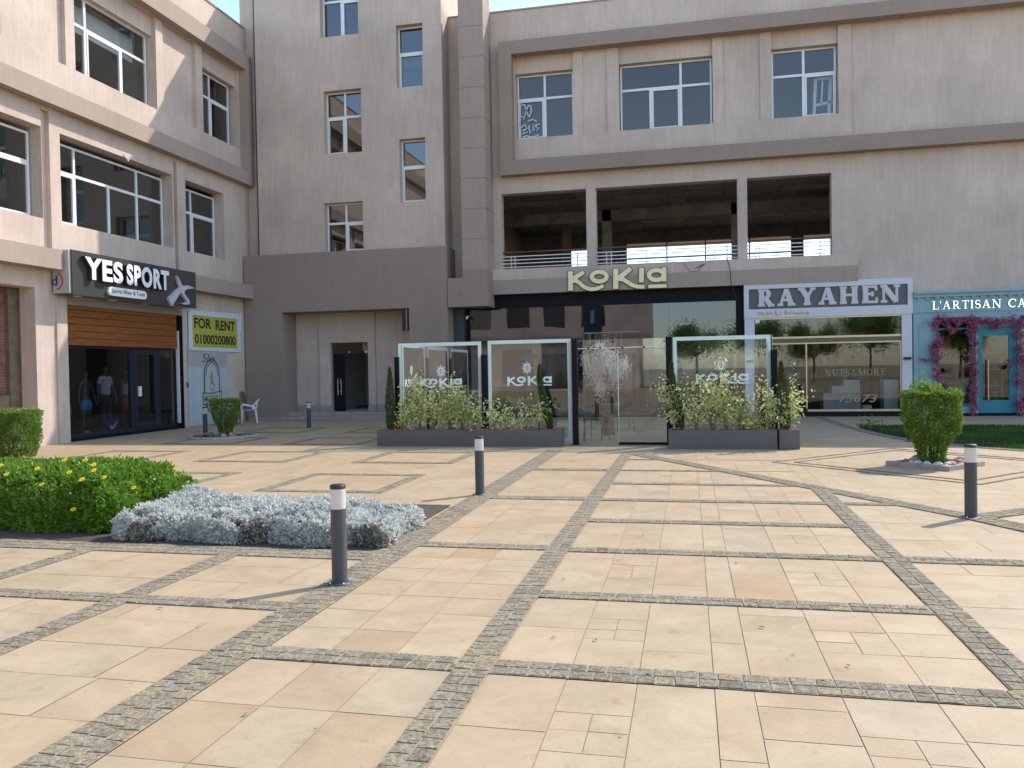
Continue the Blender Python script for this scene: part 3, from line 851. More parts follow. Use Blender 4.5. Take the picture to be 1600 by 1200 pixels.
# cable stub hanging below the middle window lintel
c = MB(); c.tube([W(19.1, .02, 7.62), W(19.15, -.03, 7.5), W(19.2, -.05, 7.42), W(19.27, -.02, 7.4), W(19.3, .0, 7.46)], .016); c.build('cable_stub', M['plastic_white'], bL)
c = MB(); c.box(21.62, 21.72, -.03, -.001, 1.22, 1.36, W); c.build('switch_box', M['ink_soft'], bL)

# ================================================================== BUILDING ACROSS THE SQUARE (seen in the shop glass)
bO = thing('retail_building', 'beige retail building across the square, seen only mirrored in the dark cafe glass', 'building', (-22, -26, 0))
def PN(y0): return lambda u, d, z: (-u, y0-d, z)       # wall facing +Y
O = PN(-24)
w = MB(); oh = []
for i in range(9):
    a = 7.2+i*3.6
    oh += [(a+.5, a+2.7, 5.4, 7.4), (a+.5, a+2.7, 9.2, 11.3)]
    if i % 2 == 0: oh.append((a+.2, a+3.2, 0.1, 3.5))
w.wall(O, 3.6, 42, 0, 13.4, oh, .4); w.box(3.6, 42, 8, 8.3, 0, 13.4, O); w.box(3.6, 3.9, .4, 8, 0, 13.4, O); w.build('wall', M['stucco'], bO)
w = MB(); w.box(3.5, 42, -.4, -.001, 4.1, 4.6, O); w.box(3.5, 42, -.3, -.001, 8.0, 8.46, O); w.box(3.5, 42, -.3, -.001, 11.86, 12.4, O); w.build('band_frame', M['stucco_mid'], bO)
for (a, b, c, d_) in oh:
    w = MB(); w.box(a, b, .25, .27, c, d_, O); w.build('window', M['win_glass'], bO)
# ================================================================== LETTERING
def text_mesh(mb, body, P, u0, u1, z0, z1, d0, d1, bold=0.0, shear=0.0, space=1.0):
    """built-in font, fitted into u0..u1 x z0..z1, extruded from d0 (front) to d1"""
    c = bpy.data.curves.new('tmp', 'FONT'); c.body = body; c.size = 1; c.extrude = .05; c.offset = bold; c.resolution_u = 4; c.shear = shear; c.space_character = space
    o = bpy.data.objects.new('tmp', c); COL.objects.link(o)
    dg = bpy.context.evaluated_depsgraph_get()
    me = bpy.data.meshes.new_from_object(o.evaluated_get(dg))
    n = len(me.vertices)
    co = np.empty(n*3); me.vertices.foreach_get('co', co); co = co.reshape(-1, 3)
    fs = [tuple(p.vertices) for p in me.polygons]
    a, b = co.min(0), co.max(0)
    vs = []
    for x, y, z in co:
        vs.append(P(u0+(x-a[0])/(b[0]-a[0])*(u1-u0), d1+(z-a[2])/(b[2]-a[2])*(d0-d1), z0+(y-a[1])/(b[1]-a[1])*(z1-z0)))
    mb.add(vs, fs)
    bpy.data.objects.remove(o); bpy.data.curves.remove(c); bpy.data.meshes.remove(me)
def arc(cx, cy, rx, ry, a0, a1, n=14):
    return [(cx+rx*math.cos(R_(a0+(a1-a0)*i/n)), cy+ry*math.sin(R_(a0+(a1-a0)*i/n))) for i in range(n+1)]
def serif_glyph(ch, T, t, s):
    """strokes (points, width) of a roman capital, height 1; returns strokes and advance width"""
    S = []
    def sf(x0, x1, y): S.append(([(x0, y), (x1, y)], s))
    h, b = s/2, 1-s/2
    if ch == 'R':
        S += [([(.24, 0), (.24, 1)], T), ([(.24, 1-t/2), (.50, 1-t/2)]+arc(.50, .73, .16, .27-t/2, 90, -90, 10)+[(.24, .46+t/2)], [t, t]+[t+(T*.85-t)*math.sin(math.pi*i/10) for i in range(11)]+[t]),
              ([(.46, .50), (.80, 0)], T*.95)]
        sf(.04, .45, h); sf(.62, 1.0, h); sf(.04, .3, b); return S, 1.02
    if ch == 'A':
        S += [([(.16, 0), (.50, 1)], t*1.1), ([(.50, .97), (.82, 0)], T), ([(.28, .33), (.70, .33)], t)]
        sf(0, .34, h); sf(.60, 1.04, h); return S, 1.04
    if ch == 'Y':
        S += [([(.20, 1), (.54, .45)], T), ([(.86, 1), (.54, .45)], t*1.15), ([(.53, 0), (.53, .5)], T)]
        sf(.0, .40, b); sf(.70, 1.02, b); sf(.32, .75, h); return S, 1.02
    if ch == 'H':
        S += [([(.22, 0), (.22, 1)], T), ([(.86, 0), (.86, 1)], T), ([(.22, .5), (.86, .5)], t)]
        for y in (h, b): sf(.02, .42, y); sf(.66, 1.06, y)
        return S, 1.08
    if ch == 'E':
        S += [([(.24, 0), (.24, 1)], T), ([(.24, 1-t/2), (.84, 1-t/2)], t), ([(.24, t/2), (.88, t/2)], t), ([(.24, .52), (.62, .52)], t), ([(.62, .38), (.62, .66)], s), ([(.82, 1), (.82, .72)], s), ([(.86, 0), (.86, .3)], s)]
        sf(.04, .4, h); sf(.04, .4, b); return S, .92
    if ch == 'N':
        S += [([(.18, 0), (.18, 1)], t), ([(.16, 1), (.88, .02)], T), ([(.90, 0), (.90, 1)], t)]
        sf(0, .36, h); sf(0, .3, b); sf(.72, 1.08, b); return S, 1.08
    if ch == 'L':
        S += [([(.22, 0), (.22, 1)], T), ([(.22, t/2), (.74, t/2)], t), ([(.74, 0), (.74, .28)], s)]; sf(.04, .42, b); sf(.04, .4, h); return S, .78
    if ch == 'T':
        S += [([(.42, 0), (.42, 1)], T), ([(.04, 1-t/2), (.80, 1-t/2)], t), ([(.05, 1), (.05, .74)], s), ([(.79, 1), (.79, .74)], s)]; sf(.24, .60, h); return S, .84
    if ch == 'I':
        S += [([(.22, 0), (.22, 1)], T)]; sf(.04, .40, h); sf(.04, .40, b); return S, .44
    if ch == 'S':
        pts = arc(.36, .73, .24, .24, 35, 250, 10)+[(.38, .5)]+arc(.36, .27, .26, .25, 60, -145, 10)
        n = len(pts); S += [(pts, [t+(T-t)*math.sin(math.pi*i/(n-1))**2 for i in range(n)]), ([(.56, .72), (.56, .98)], s*.8), ([(.12, .02), (.12, .28)], s*.8)]; return S, .72
    if ch == 'C':
        pts = arc(.50, .5, .42, .46, 40, 320, 18); n = len(pts)
        S += [(pts, [t+(T-t)*math.sin(math.pi*i/(n-1))**2 for i in range(n)]), ([(.84, .66), (.84, .98)], s*.8)]; return S, .92
    if ch == 'O':
        pts = arc(.5, .5, .40, .45, 0, 340, 17)
        n = len(pts); S += [(pts+[pts[0]], [t+(T-t)*abs(math.cos(2*math.pi*i/n)) for i in range(n+1)])]; return S, 1.0
    if ch == 'U':
        S += [([(.2, 1), (.2, .35)]+arc(.5, .32, .3, .28, 190, 350, 8)+[(.82, .4), (.82, 1)], [T, T]+[t*1.3]*9+[t, t])]; sf(.02, .4, b); sf(.66, .98, b); return S, 1.0
    if ch == 'M':
        S += [([(.18, 0), (.2, 1)], t), ([(.22, 1), (.6, .05)], T*.9), ([(.6, .05), (1.0, 1)], t), ([(1.02, 0), (1.0, 1)], T)]; sf(0, .36, h); sf(.82, 1.2, h); sf(.04, .3, b); sf(.95, 1.16, b); return S, 1.2
    if ch == 'F':
        S += [([(.24, 0), (.24, 1)], T), ([(.24, 1-t/2), (.80, 1-t/2)], t), ([(.24, .52), (.6, .52)], t), ([(.6, .38), (.6, .66)], s), ([(.79, 1), (.79, .72)], s)]; sf(.04, .46, h); sf(.04, .4, b); return S, .84
    if ch == '&':
        S += [([(.9, .5), (.75, .15), (.5, .02), (.22, .06), (.12, .25), (.25, .45), (.5, .62), (.55, .82), (.42, .96), (.28, .85), (.3, .68), (.5, .4), (.9, .02)], t*1.3)]; return S, 1.0
    if ch == "'":
        S += [([(.12, 1), (.09, .72)], t*1.2)]; return S, .22
    return [], .5
def serif_text(mb, body, P, u0, u1, z0, z1, d0, d1, T=.2, t=.08, s=.07, gap=.12, grow=0.0):
    items = []; x = 0
    for ch in body:
        S, adv = serif_glyph(ch, T, t, s); items.append((x, S)); x += adv+gap
    tot = x-gap
    k = (u1-u0)/tot; H = z1-z0; e = 0
    for x0, S in items:
        for pts, wd in S:
            ws = [q*k+grow for q in wd] if isinstance(wd, list) else wd*k+grow
            if grow:
                (p, q) = (pts[0], pts[-1])
            mb.stroke([(u0+(x0+a)*k, z0+b*H) for a, b in pts], ws, d0-.0004*(e % 9), d1, P); e += 1
# the rounded lower-case-like word mark: strokes in the proportions of the fascia sign
def wordmark():
    def d(x, y): return ((x-145)/1305., (300-(y+.034*(x-145)))/1305.)
    S = [([d(182, 178), d(180, 437)], 66), ([d(205, 290), d(285, 235), d(365, 190)], [66, 60, 52]),
         ([d(215, 305), d(262, 308), d(305, 335), d(350, 378), d(400, 405), d(455, 418), d(520, 412), d(575, 396), d(622, 372)], [50, 52, 50, 50, 48, 48, 48, 48, 44]),
         ([d(788, 148), d(785, 415)], 68), ([d(810, 290), d(900, 215), d(985, 146)], [68, 66, 60]),
         ([d(830, 285), d(890, 292), d(945, 330), d(1000, 365), d(1070, 387), d(1162, 390)], [52, 56, 54, 52, 50, 50]),
         ([d(1127, 143), d(1122, 332)], 62), ([d(1420, 136), d(1419, 320)], 58), ([d(1210, 386), d(1448, 379)], 44)]
    rings = [[d(567+99*math.cos(a), 252+64*math.sin(a)) for a in np.linspace(0, 2*math.pi, 28, endpoint=False)],
             [d(1318+96*math.cos(a), 236+64*math.sin(a)) for a in np.linspace(0, 2*math.pi, 28, endpoint=False)]]
    return S, rings
def put_wordmark(mb, P, u0, u1, zc, d0, d1, grow=0.0, flip=False):
    S, rings = wordmark(); k = u1-u0; e = 0
    for pts, wd in S:
        ws = [q/1305*k+grow for q in wd] if isinstance(wd, list) else wd/1305*k+grow
        q = [(u0+a*k, zc+b*k) for a, b in pts]
        if grow:
            for i, j in ((0, 1), (-1, -2)):
                L = math.hypot(q[i][0]-q[j][0], q[i][1]-q[j][1]); q[i] = tuple(q[i][c]+(q[i][c]-q[j][c])/L*grow/2 for c in (0, 1))
        mb.stroke(q, ws, d0-.0003*e, d1, P); e += 1
    for r in rings:
        mb.stroke([(u0+a*k, zc+b*k) for a, b in r], 56/1305*k+grow, d0-.0003*e, d1, P, closed=True); e += 1
def sunlogo(mb, P, uc, zc, r, d0, d1):
    mb.stroke([(uc+r*.36*math.cos(a), zc+r*.46*math.sin(a)) for a in np.linspace(0, 2*math.pi, 20, endpoint=False)], r*.13, d0, d1, P, closed=True)
    for i in range(16):
        a = 2*math.pi*(i+.0)/16; ro = r*(1.0 if i % 2 == 0 else .80)
        mb.stroke([(uc+r*.40*math.cos(a), zc+r*.50*math.sin(a)), (uc+ro*math.cos(a)*.92, zc+ro*math.sin(a)*1.05)], [r*.14, r*.02], d0-.0003, d1, P)
    for sx in (-1, 1):
        mb.stroke([(uc+sx*r*.09+sx*r*.05*math.sin(q*math.pi), zc-r*.26+q*r*.52) for q in np.linspace(0, 1, 7)], [r*.03]+[r*.1]*5+[r*.03], d0-.0006, d1, P)

# ================================================================== CAFE FRONT (dark glass)
kF = thing('shopfront', 'black framed cafe front with big dark mirror glass under the gold letters', 'shopfront', (-2.9, YF, 0))
K = PY(25.84)
f = MB()
f.box(-7.19, 1.66, -.02, .05, 3.58, 4.015, K); f.box(-7.19, -7.05, -.02, .05, 0, 3.58, K)
f.box(-3.29, -2.71, -.04, .05, 0, 3.58, K); f.box(1.42, 1.655, -.02, .05, 0, 3.58, K)
f.box(-7.05, -3.29, -.01, .05, 0, .10, K); f.box(-2.71, 1.42, -.01, .05, 0, .10, K)
f.box(-7.05, -3.29, -.015, .05, 2.49, 2.52, K)
f.build('frame', M['black_alu'], kF)
g = MB(); g.box(-7.05, -6.0, .0, .03, .10, 2.49, K); g.box(-5.995, -3.29, .0, .03, .10, 2.49, K); g.box(-7.05, -5.25, .002, .03, 2.52, 3.58, K); g.box(-5.245, -3.29, .0, .03, 2.52, 3.58, K)
g.build('pane', M['black_glass'], kF)
g = MB(); g.box(-2.71, -.6, .0, .03, .10, 3.58, K); g.box(-.595, 1.42, .003, .03, .10, 3.58, K); g.build('pane', M['black_glass'], kF)
g = MB(); g.box(-7.55, -7.19, -.3, .05, 0, 3.6, K); g.build('pier', pbr('dark_pier', (.05, .05, .058), .6, .1), kF)
g = MB(); g.box(-3.06, -2.94, -.09, -.041, 3.0, 3.42, K); g.build('door_closer', M['pipe'], kF)
cam_t = thing('security_camera', 'small white security camera on the dark pier beside the cafe window', 'camera', (-7.1, 25.5, 3.3))
g = MB(); g.tube([(-7.08, 25.8, 3.36), (-7.08, 25.62, 3.36)], .02); g.build('bracket', M['white_metal'], cam_t)
g = MB(); g.tube([(-7.08, 25.64, 3.34), (-7.06, 25.44, 3.28)], .045, 12); g.build('camera_body', M['white_metal'], cam_t)
# fascia letters
sg = thing('shop_sign', 'large gold KOKIA letters with brown edges fixed on the ledge above the cafe', 'sign', (-2.2, 25.5, 4.4))
LP = PY(25.55)
zc_ = 4.37
g = MB(); put_wordmark(g, LP, -3.73, -.65, zc_, -.05, -.0035, .035); g.build('letter_edge', M['gold_edge'], sg)
g = MB(); put_wordmark(g, LP, -3.73, -.65, zc_, -.062, -.045); g.build('letter_face', M['gold_letter'], sg)
# loose cable hanging from the ledge
cb = thing('loose_cable', 'thin black cable looping along the ledge and hanging down beside the gold letters', 'cable', (.9, 25.5, 4.4))
g = MB()
def pxl(pts, y): return [at_y(a, b, y) for a, b in pts]
g.tube(pxl([(1068, 411), (1078, 424), (1090, 424), (1100, 412)], 25.52), .007, 6)
g.tube(pxl([(1100, 412), (1085, 420), (1103, 412)], 25.51), .006, 6)
g.tube(pxl([(1136, 404), (1141, 420), (1142, 440), (1146, 455), (1152, 468)], 25.50), .010, 6)
g.build('cable', M['cable'], cb)

# ================================================================== ROASTERY FRONT (white)
rF = thing('shopfront', 'white framed nut roastery front with brass trim and glass door', 'shopfront', (4, 25.7, 0))
Rr = PY(25.6)
f = MB()
f.box(1.66, 1.95, -.002, .29, 0, 3.0, Rr); f.box(6.09, 6.37, -.002, .29, 0, 3.0, Rr)
f.box(1.65, 6.39, -.03, .29, 3.001, 3.27, Rr); f.box(1.65, 6.39, -.03, .29, 3.88, 4.0595, Rr); f.box(1.65, 1.79, -.03, .29, 3.27, 3.88, Rr); f.box(6.255, 6.39, -.03, .29, 3.27, 3.88, Rr)
f.build('frame', M['white_panel'], rF)
g = MB(); g.box(1.79, 6.255, .03, .28, 3.27, 3.88, Rr); g.build('sign_board', M['grey_panel'], rF)
g = MB(); g.box(1.95, 6.09, .02, .12, 2.955, 3.0, Rr); g.box(1.95, 6.09, .04, .16, 2.36, 2.42, Rr); g.box(1.95, 6.09, .04, .16, 2.19, 2.23, Rr)
g.box(3.42, 3.46, .05, .1, .24, 2.19, Rr); g.box(3.46, 6.09, .05, .12, .155, .215, Rr); g.box(6.05, 6.09, .05, .1, .215, 2.19, Rr)
g.build('brass_trim', M['gold'], rF)
g = MB(); g.box(1.95, 6.09, .06, .15, 2.23, 2.36, Rr); g.build('door_track', M['brass_dark'], rF)
g = MB(); g.box(1.95, 6.09, .08, .09, 2.42, 2.955, Rr); g.build('pane', M['shop_glass'], rF)
g = MB(); g.box(3.46, 6.05, .08, .09, .215, 2.19, Rr); g.build('pane', M['shop_glass'], rF)
g = MB(); g.box(1.95, 3.42, .095, .105, .05, 2.19, Rr); g.build('glass_door', M['shop_glass'], rF)
g = MB(); g.box(1.95, 6.09, .0, .25, 0, .154, Rr); g.build('plinth', M['black_alu'], rF)
g = MB(); g.box(1.97, 2.1, -.02, .05, 2.86, 2.95, Rr); g.build('sensor', M['plastic_white'], rF)
g = MB(); serif_text(g, 'RAYAHEN', Rr, 2.04, 6.05, 3.355, 3.86, -.012, .0295, T=.27, t=.11, s=.115, gap=.15, grow=.022); g.build('letter_trim', M['letter_trim'], rF)
g = MB(); serif_text(g, 'RAYAHEN', Rr, 2.04, 6.05, 3.362, 3.853, -.022, -.0155, T=.25, t=.095, s=.085, gap=.17); g.build('letter', M['letter_lilac'], rF)
M['gold_arabic'] = pbr('gold_subtitle', (.50, .38, .14), .5, .1)
g = MB(); ax = lambda x, y: (at_y(1150+x/10.667, 430+y/10.667, 25.57).x, at_y(1150+x/10.667, 430+y/10.667, 25.57).z)
for i_, (ln, wd) in enumerate((([(372, 612), (378, 648), (402, 655), (428, 645), (434, 618), (440, 640), (470, 644), (505, 640), (520, 618), (526, 640), (548, 640), (600, 636), (582, 612), (552, 606)], .026),
        ([(652, 590), (655, 640)], .026), ([(668, 612), (674, 640), (690, 640)], .024), ([(742, 610), (748, 640), (728, 664)], .026),
        ([(812, 632), (826, 610), (848, 622), (842, 646), (816, 642), (812, 632)], .024), ([(846, 636), (880, 636), (898, 634), (920, 610), (960, 612), (968, 634), (1000, 636)], .026),
        ([(1000, 636), (1022, 618), (1040, 634), (1012, 648)], .024), ([(1040, 636), (1080, 636), (1130, 634), (1100, 612), (1078, 606)], .026), ([(1130, 634), (1160, 632), (1176, 612), (1204, 618), (1208, 640), (1176, 638)], .026))):
    g.stroke([ax(*p) for p in ln], wd, -.045-.0004*i_, -.031, Rr)
g.build('arabic_letter', M['gold_arabic'], rF); g = MB()
for x_, y_ in ((403, 618), (514, 662), (534, 662), (676, 664), (694, 664), (830, 590), (848, 590)):
    c_ = ax(x_, y_); g = MB(); g.box(c_[0]-.013, c_[0]+.013, -.044, -.031, c_[1]-.012, c_[1]+.012, Rr); g.build('letter_dot', M['gold_arabic'], rF)
M['letter_brass'] = pbr('faint_brass_print', (.30, .24, .14), .5, .15, 12)
g = MB(); serif_text(g, 'NUTS', Rr, 3.95, 4.66, 1.22, 1.42, .070, .0795, .2, .08, .07); g.build('window_lettering', M['letter_brass'], rF); g = MB(); serif_text(g, '&MORE', Rr, 4.70, 5.68, 1.22, 1.42, .070, .0795, .2, .08, .07)
g.build('window_lettering', M['letter_brass'], rF); g = MB(); text_mesh(g, '15673', Rr, 4.36, 5.42, .42, .66, .070, .0795, .015, .25)
g.build('window_lettering', M['letter_brass'], rF)
for x, nm in ((1.80, 'small black wall light on the left white pillar of the roastery'), (6.23, 'small black wall light on the right white pillar of the roastery')):
    t_ = thing('wall_light', nm, 'wall light', (x, 25.6, 1.7))
    g = MB(); g.bbox(x-.10, x+.10, -.10, -.003, 1.67, 1.74, .008, Rr); g.build('body', M['letter_side'], t_)
# interior
M['roast_wall'] = pbr('roastery_wall', (.16, .15, .14), .8, .15)
it = MB()
it.box(1.5, 1.6, .3, 5, 0, 3.6, Rr); it.box(6.42, 6.5, .3, 5, 0, 3.6, Rr); it.box(1.6, 6.42, 4.9, 5, 0, 3.6, Rr); it.box(1.6, 6.42, .3, 4.9, 3.5, 3.6, Rr); it.box(1.6, 6.42, .26, 4.9, .005, .02, Rr)
it.build('interior_wall', M['roast_wall'], rF)
ct = thing('shop_counter', 'pale stepped shop counter standing behind the roastery window', 'counter', (4.5, 26.2, 0))
g = MB(); g.bbox(3.95, 5.0, .30, .9, .02, .66, .01, Rr); g.build('counter_base', M['white_panel'], ct)
g = MB(); g.box(3.93, 5.02, .26, .95, .66, .70, Rr); g.build('brass_edge', M['gold'], ct)
g = MB(); g.box(4.2, 5.0, .36, .9, .70, .90, Rr); g.box(4.55, 5.0, .38, .9, .90, 1.08, Rr); g.build('glass_case', M['counter'], ct)
ct = thing('shop_counter', 'small white side counter at the right end inside the roastery', 'counter', (5.85, 26.1, 0))
g = MB(); g.bbox(5.65, 6.05, .30, .8, .02, .85, .01, Rr); g.build('counter_base', M['white_panel'], ct); g = MB(); g.box(5.65, 6.05, .30, .8, .851, 1.08, Rr); g.build('glass_case', M['counter'], ct)
sh = thing('shelf_unit', 'brown shelf unit with jars on the back wall of the roastery', 'shelf', (4.3, 28, 0))
g = MB()
for z in (.6, 1.05, 1.5, 1.95, 2.4): g.box(2.4, 6.1, 2.1, 2.7, z, z+.04, Rr)
g.box(2.4, 6.1, 2.7, 2.75, .02, 2.7, Rr); g.build('shelf', M['brown_wood'], sh)
jm = [M['green_glass'], pbr('tan_goods', (.34, .22, .10), .6, .2, 20), pbr('pale_goods', (.45, .40, .32), .6, .2, 20), pbr('red_goods', (.26, .07, .04), .6, .2, 20)]
for z in (.64, 1.09, 1.54, 1.99):
    x = 2.5
    while x < 6:
        w_ = random.uniform(.12, .24); g = MB(); g.bbox(x, x+w_, 2.2, 2.4, z, z+random.uniform(.18, .34), .02, Rr); x += w_+random.uniform(.03, .12)
        g.build('jar', random.choice(jm), sh)
bk_ = thing('bucket', 'white bucket standing on the floor inside the roastery window', 'bucket', (5.2, 26.05, .02))
g = MB(); g.lathe([(.0, .0), (.11, 0), (.15, .3), (.14, .3), (.1, .02)], 20); g.build('pail', M['plastic_white'], bk_, local=True)

# ================================================================== BAKERY CAFE FRONT (teal)
aF = thing('shopfront', 'pale teal bakery cafe front with mirror letters and a darker teal door', 'shopfront', (8.5, 25.7, 0))
A = PY(25.6)
f = MB()
f.wall(A, 6.405, 11.6, .0, 3.46, [(7.03, 8.06, .28, 2.86), (8.12, 9.14, -.1, 2.56), (9.2, 10.9, .28, 2.86)], .28)
f.box(6.40, 11.6, -.07, .28, 3.46, 3.56, A); f.box(6.40, 11.6, -.13, .28, 3.56, 3.62, A)
f.box(6.40, 11.6, -.03, -.0005, 3.02, 3.05, A)
x = 6.5
while x < 11.5: f.box(x, x+.09, -.05, -.0005, 3.40, 3.459, A); x += .24
f.build('cladding', M['teal'], aF)
m_ = MB()
def mould(x0, x1, z0, z1):
    m_.stroke([(x0, z0), (x0, z1-.14), (x0+.1, z1-.08), (x0+.1, z1), (x1-.1, z1), (x1-.1, z1-.08), (x1, z1-.14), (x1, z0)], .022, -.014, -.0005, A, closed=True)
mould(6.56, 6.92, .4, 2.76); m_.build('moulding', M['teal'], aF)
f = MB()
f.box(7.03, 7.09, .05, .12, .28, 2.86, A); f.box(8.0, 8.06, .05, .12, .28, 2.86, A); f.box(7.09, 8.0, .05, .12, 2.5, 2.56, A); f.box(7.09, 8.0, .05, .12, .28, .36, A)
f.box(9.2, 9.26, .05, .12, .28, 2.86, A); f.box(10.84, 10.9, .05, .12, .28, 2.86, A); f.box(9.26, 10.84, .05, .12, 2.5, 2.56, A); f.box(9.26, 10.84, .05, .12, .28, .36, A)
f.build('window_frame', M['teal_dark'], aF)
f = MB(); f.box(7.09, 8.0, .08, .09, .36, 2.5, A); f.build('window_pane', M['shop_glass'], aF)
f = MB(); f.box(9.26, 10.84, .08, .09, .36, 2.5, A); f.build('window_pane', M['shop_glass'], aF)
d = MB(); d.wall(PY(25.62), 8.13, 9.13, .09, 2.55, [(8.235, 8.925, .46, 2.30)], .05); dd = d.build('door', M['teal_dark'], aF)
g = MB(); g.box(8.235, 8.925, .04, .048, .46, 2.30, A); g.build('door_pane', M['shop_glass'], dd)
g = MB(); g.tube([A(8.36, -.05, .46), A(8.36, -.05, 1.62)], .02, 10); g.tube([A(8.36, -.05, .6), A(8.36, .02, .6)], .012); g.tube([A(8.36, -.05, 1.5), A(8.36, .02, 1.5)], .012); g.build('handle', M['gold'], dd)
g = MB(); g.box(6.41, 11.6, -.001, .27, 0.002, .085, A); g.build('plinth', M['black_alu'], aF)
g = MB(); serif_text(g, "L'ARTISAN", A, 6.90, 8.72, 3.10, 3.34, -.03, -.0005, .17, .075, .06, .10); serif_text(g, 'CAFE', A, 8.90, 9.80, 3.10, 3.34, -.03, -.0005, .17, .075, .06, .10)
g.build('letter', M['silver'], aF)
it = MB(); it.box(6.55, 6.6, .3, 5, 0, 3.3, A); it.box(11.5, 11.6, .3, 5, 0, 3.3, A); it.box(6.6, 11.5, 4.9, 5, 0, 3.3, A); it.box(6.6, 11.5, .3, 4.9, 3.2, 3.3, A); it.box(6.6, 11.5, .28, 4.9, .005, .02, A)
it.build('interior_wall', M['roast_wall'], aF)
ct = thing('display_case', 'grey glass display case behind the left bakery cafe window', 'display case', (7.5, 26.2, 0))
g = MB(); g.bbox(7.1, 8.05, .5, 1.1, .02, 1.0, .01, A); g.build('case_body', pbr('case_grey', (.16, .19, .20), .4, .05), ct)
g = MB(); g.box(7.08, 8.07, .48, 1.12, 1.0, 1.03, A); g.build('case_top', M['brass_dark'], ct)
ct = thing('shelf_unit', 'tall wooden bread shelf seen through the bakery cafe door', 'shelf', (8.6, 27.5, 0))
g = MB()
for z in (.4, .8, 1.3, 1.8): g.box(8.0, 9.3, 1.6, 2.0, z, z+.035, A)
g.box(8.0, 8.04, 1.6, 2.0, .02, 2.2, A); g.box(9.26, 9.3, 1.6, 2.0, .02, 2.2, A); g.build('shelf', pbr('pale_wood', (.40, .30, .18), .6, .2, 6), ct)
for z in (.44, .84, 1.34):
    for i in range(6): x = 8.1+i*.19; g = MB(); g.bbox(x, x+.13, 1.65, 1.9, z, z+random.uniform(.1, .25), .02, A); g.build('loaf', jm[i % 4], ct)
lamp_ = thing('pendant_lamp', 'orange pendant lamp hanging inside the bakery cafe window', 'lamp', (7.6, 26.6, 2.0))
g = MB(); g.lathe([(.0, .38), (.04, .36), (.10, .2), (.11, -.2), (.09, -.3), (.0, -.3)], 16); g.build('shade', pbr('amber_shade', (.55, .25, .08), .6, .2, 8), lamp_, local=True)
g = MB(); g.tube([(0, 0, .38), (0, 0, 1.2)], .006, 6); g.build('cord', M['cable'], lamp_, local=True)

# ================================================================== SPORTS SHOP (left)
sF = thing('shopfront', 'sports shop front with half closed wooden roller shutter and dark display window', 'shopfront', (XW, 19, 0))
f = MB()
f.box(16.90, 16.96, .12, .2, .16, 3.5, W); f.box(21.30, 21.36, .12, .2, .16, 3.5, W); f.box(16.96, 21.30, .12, .2, 2.31, 2.37, W); f.box(16.96, 21.30, .10, .22, .06, .16, W)
f.box(19.30, 19.42, .10, .2, .16, 2.31, W); f.box(20.42, 20.54, .10, .2, .16, 2.31, W)
f.build('frame', M['navy_alu'], sF)
f = MB(); f.box(16.86, 21.5, -.03, .10, .0, .055, W); f.box(16.91, 21.49, -.012, .12, .055, .075, W); f.build('threshold', M['black_alu'], sF)
f = MB(); f.box(16.96, 19.30, .15, .158, .16, 2.31, W); f.build('pane', M['shop_glass'], sF)
f = MB(); f.box(20.54, 21.30, .15, .158, .16, 2.31, W); f.build('pane', M['shop_glass'], sF)
d = MB(); d.box(19.43, 19.55, .09, .17, .17, 2.30, W); d.box(20.29, 20.41, .09, .17, .17, 2.30, W); d.box(19.55, 20.29, .09, .17, 2.18, 2.30, W); d.box(19.55, 20.29, .09, .17, .17, .30, W); dd = d.build('door', M['navy_alu'], sF)
g = MB(); g.box(19.55, 20.29, .13, .138, .30, 2.18, W); g.build('door_pane', M['shop_glass'], dd)
g = MB(); g.bbox(19.58, 19.68, .05, .125, 1.02, 1.3, .01, W); g.build('handle', M['plastic_white'], dd)
sh = MB(); z = 2.37
for i in range(6):
    sh.bbox(16.93, 21.26, .02, .07, z+.004, z+.172, .007, W); z += .176
sh.build('roller_shutter', M['wood'], sF)
g = MB(); g.box(16.9, 21.45, -.02, .35, 3.43, 3.50, W); g.box(16.9, 21.45, -.02, .05, 3.36, 3.43, W); g.build('shutter_box', pbr('grey_metal', (.28, .27, .25), .5, .1), sF)
g = MB(); g.box(21.36, 21.40, -.01, .2, .08, 3.42, W); g.box(21.44, 21.495, -.012, .25, .08, 3.42, W); g.build('guide_rail', M['black_alu'], sF)
g = MB(); g.box(21.32, 21.36, .02, .11, .17, 2.9, W); g.build('steel_rail', M['rail_white'], sF)
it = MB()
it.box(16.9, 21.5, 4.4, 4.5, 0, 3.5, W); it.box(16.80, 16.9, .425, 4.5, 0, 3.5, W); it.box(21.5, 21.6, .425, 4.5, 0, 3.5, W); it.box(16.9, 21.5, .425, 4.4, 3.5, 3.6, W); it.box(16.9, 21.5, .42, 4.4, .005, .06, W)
it.build('interior_wall', M['dark_int'], sF)
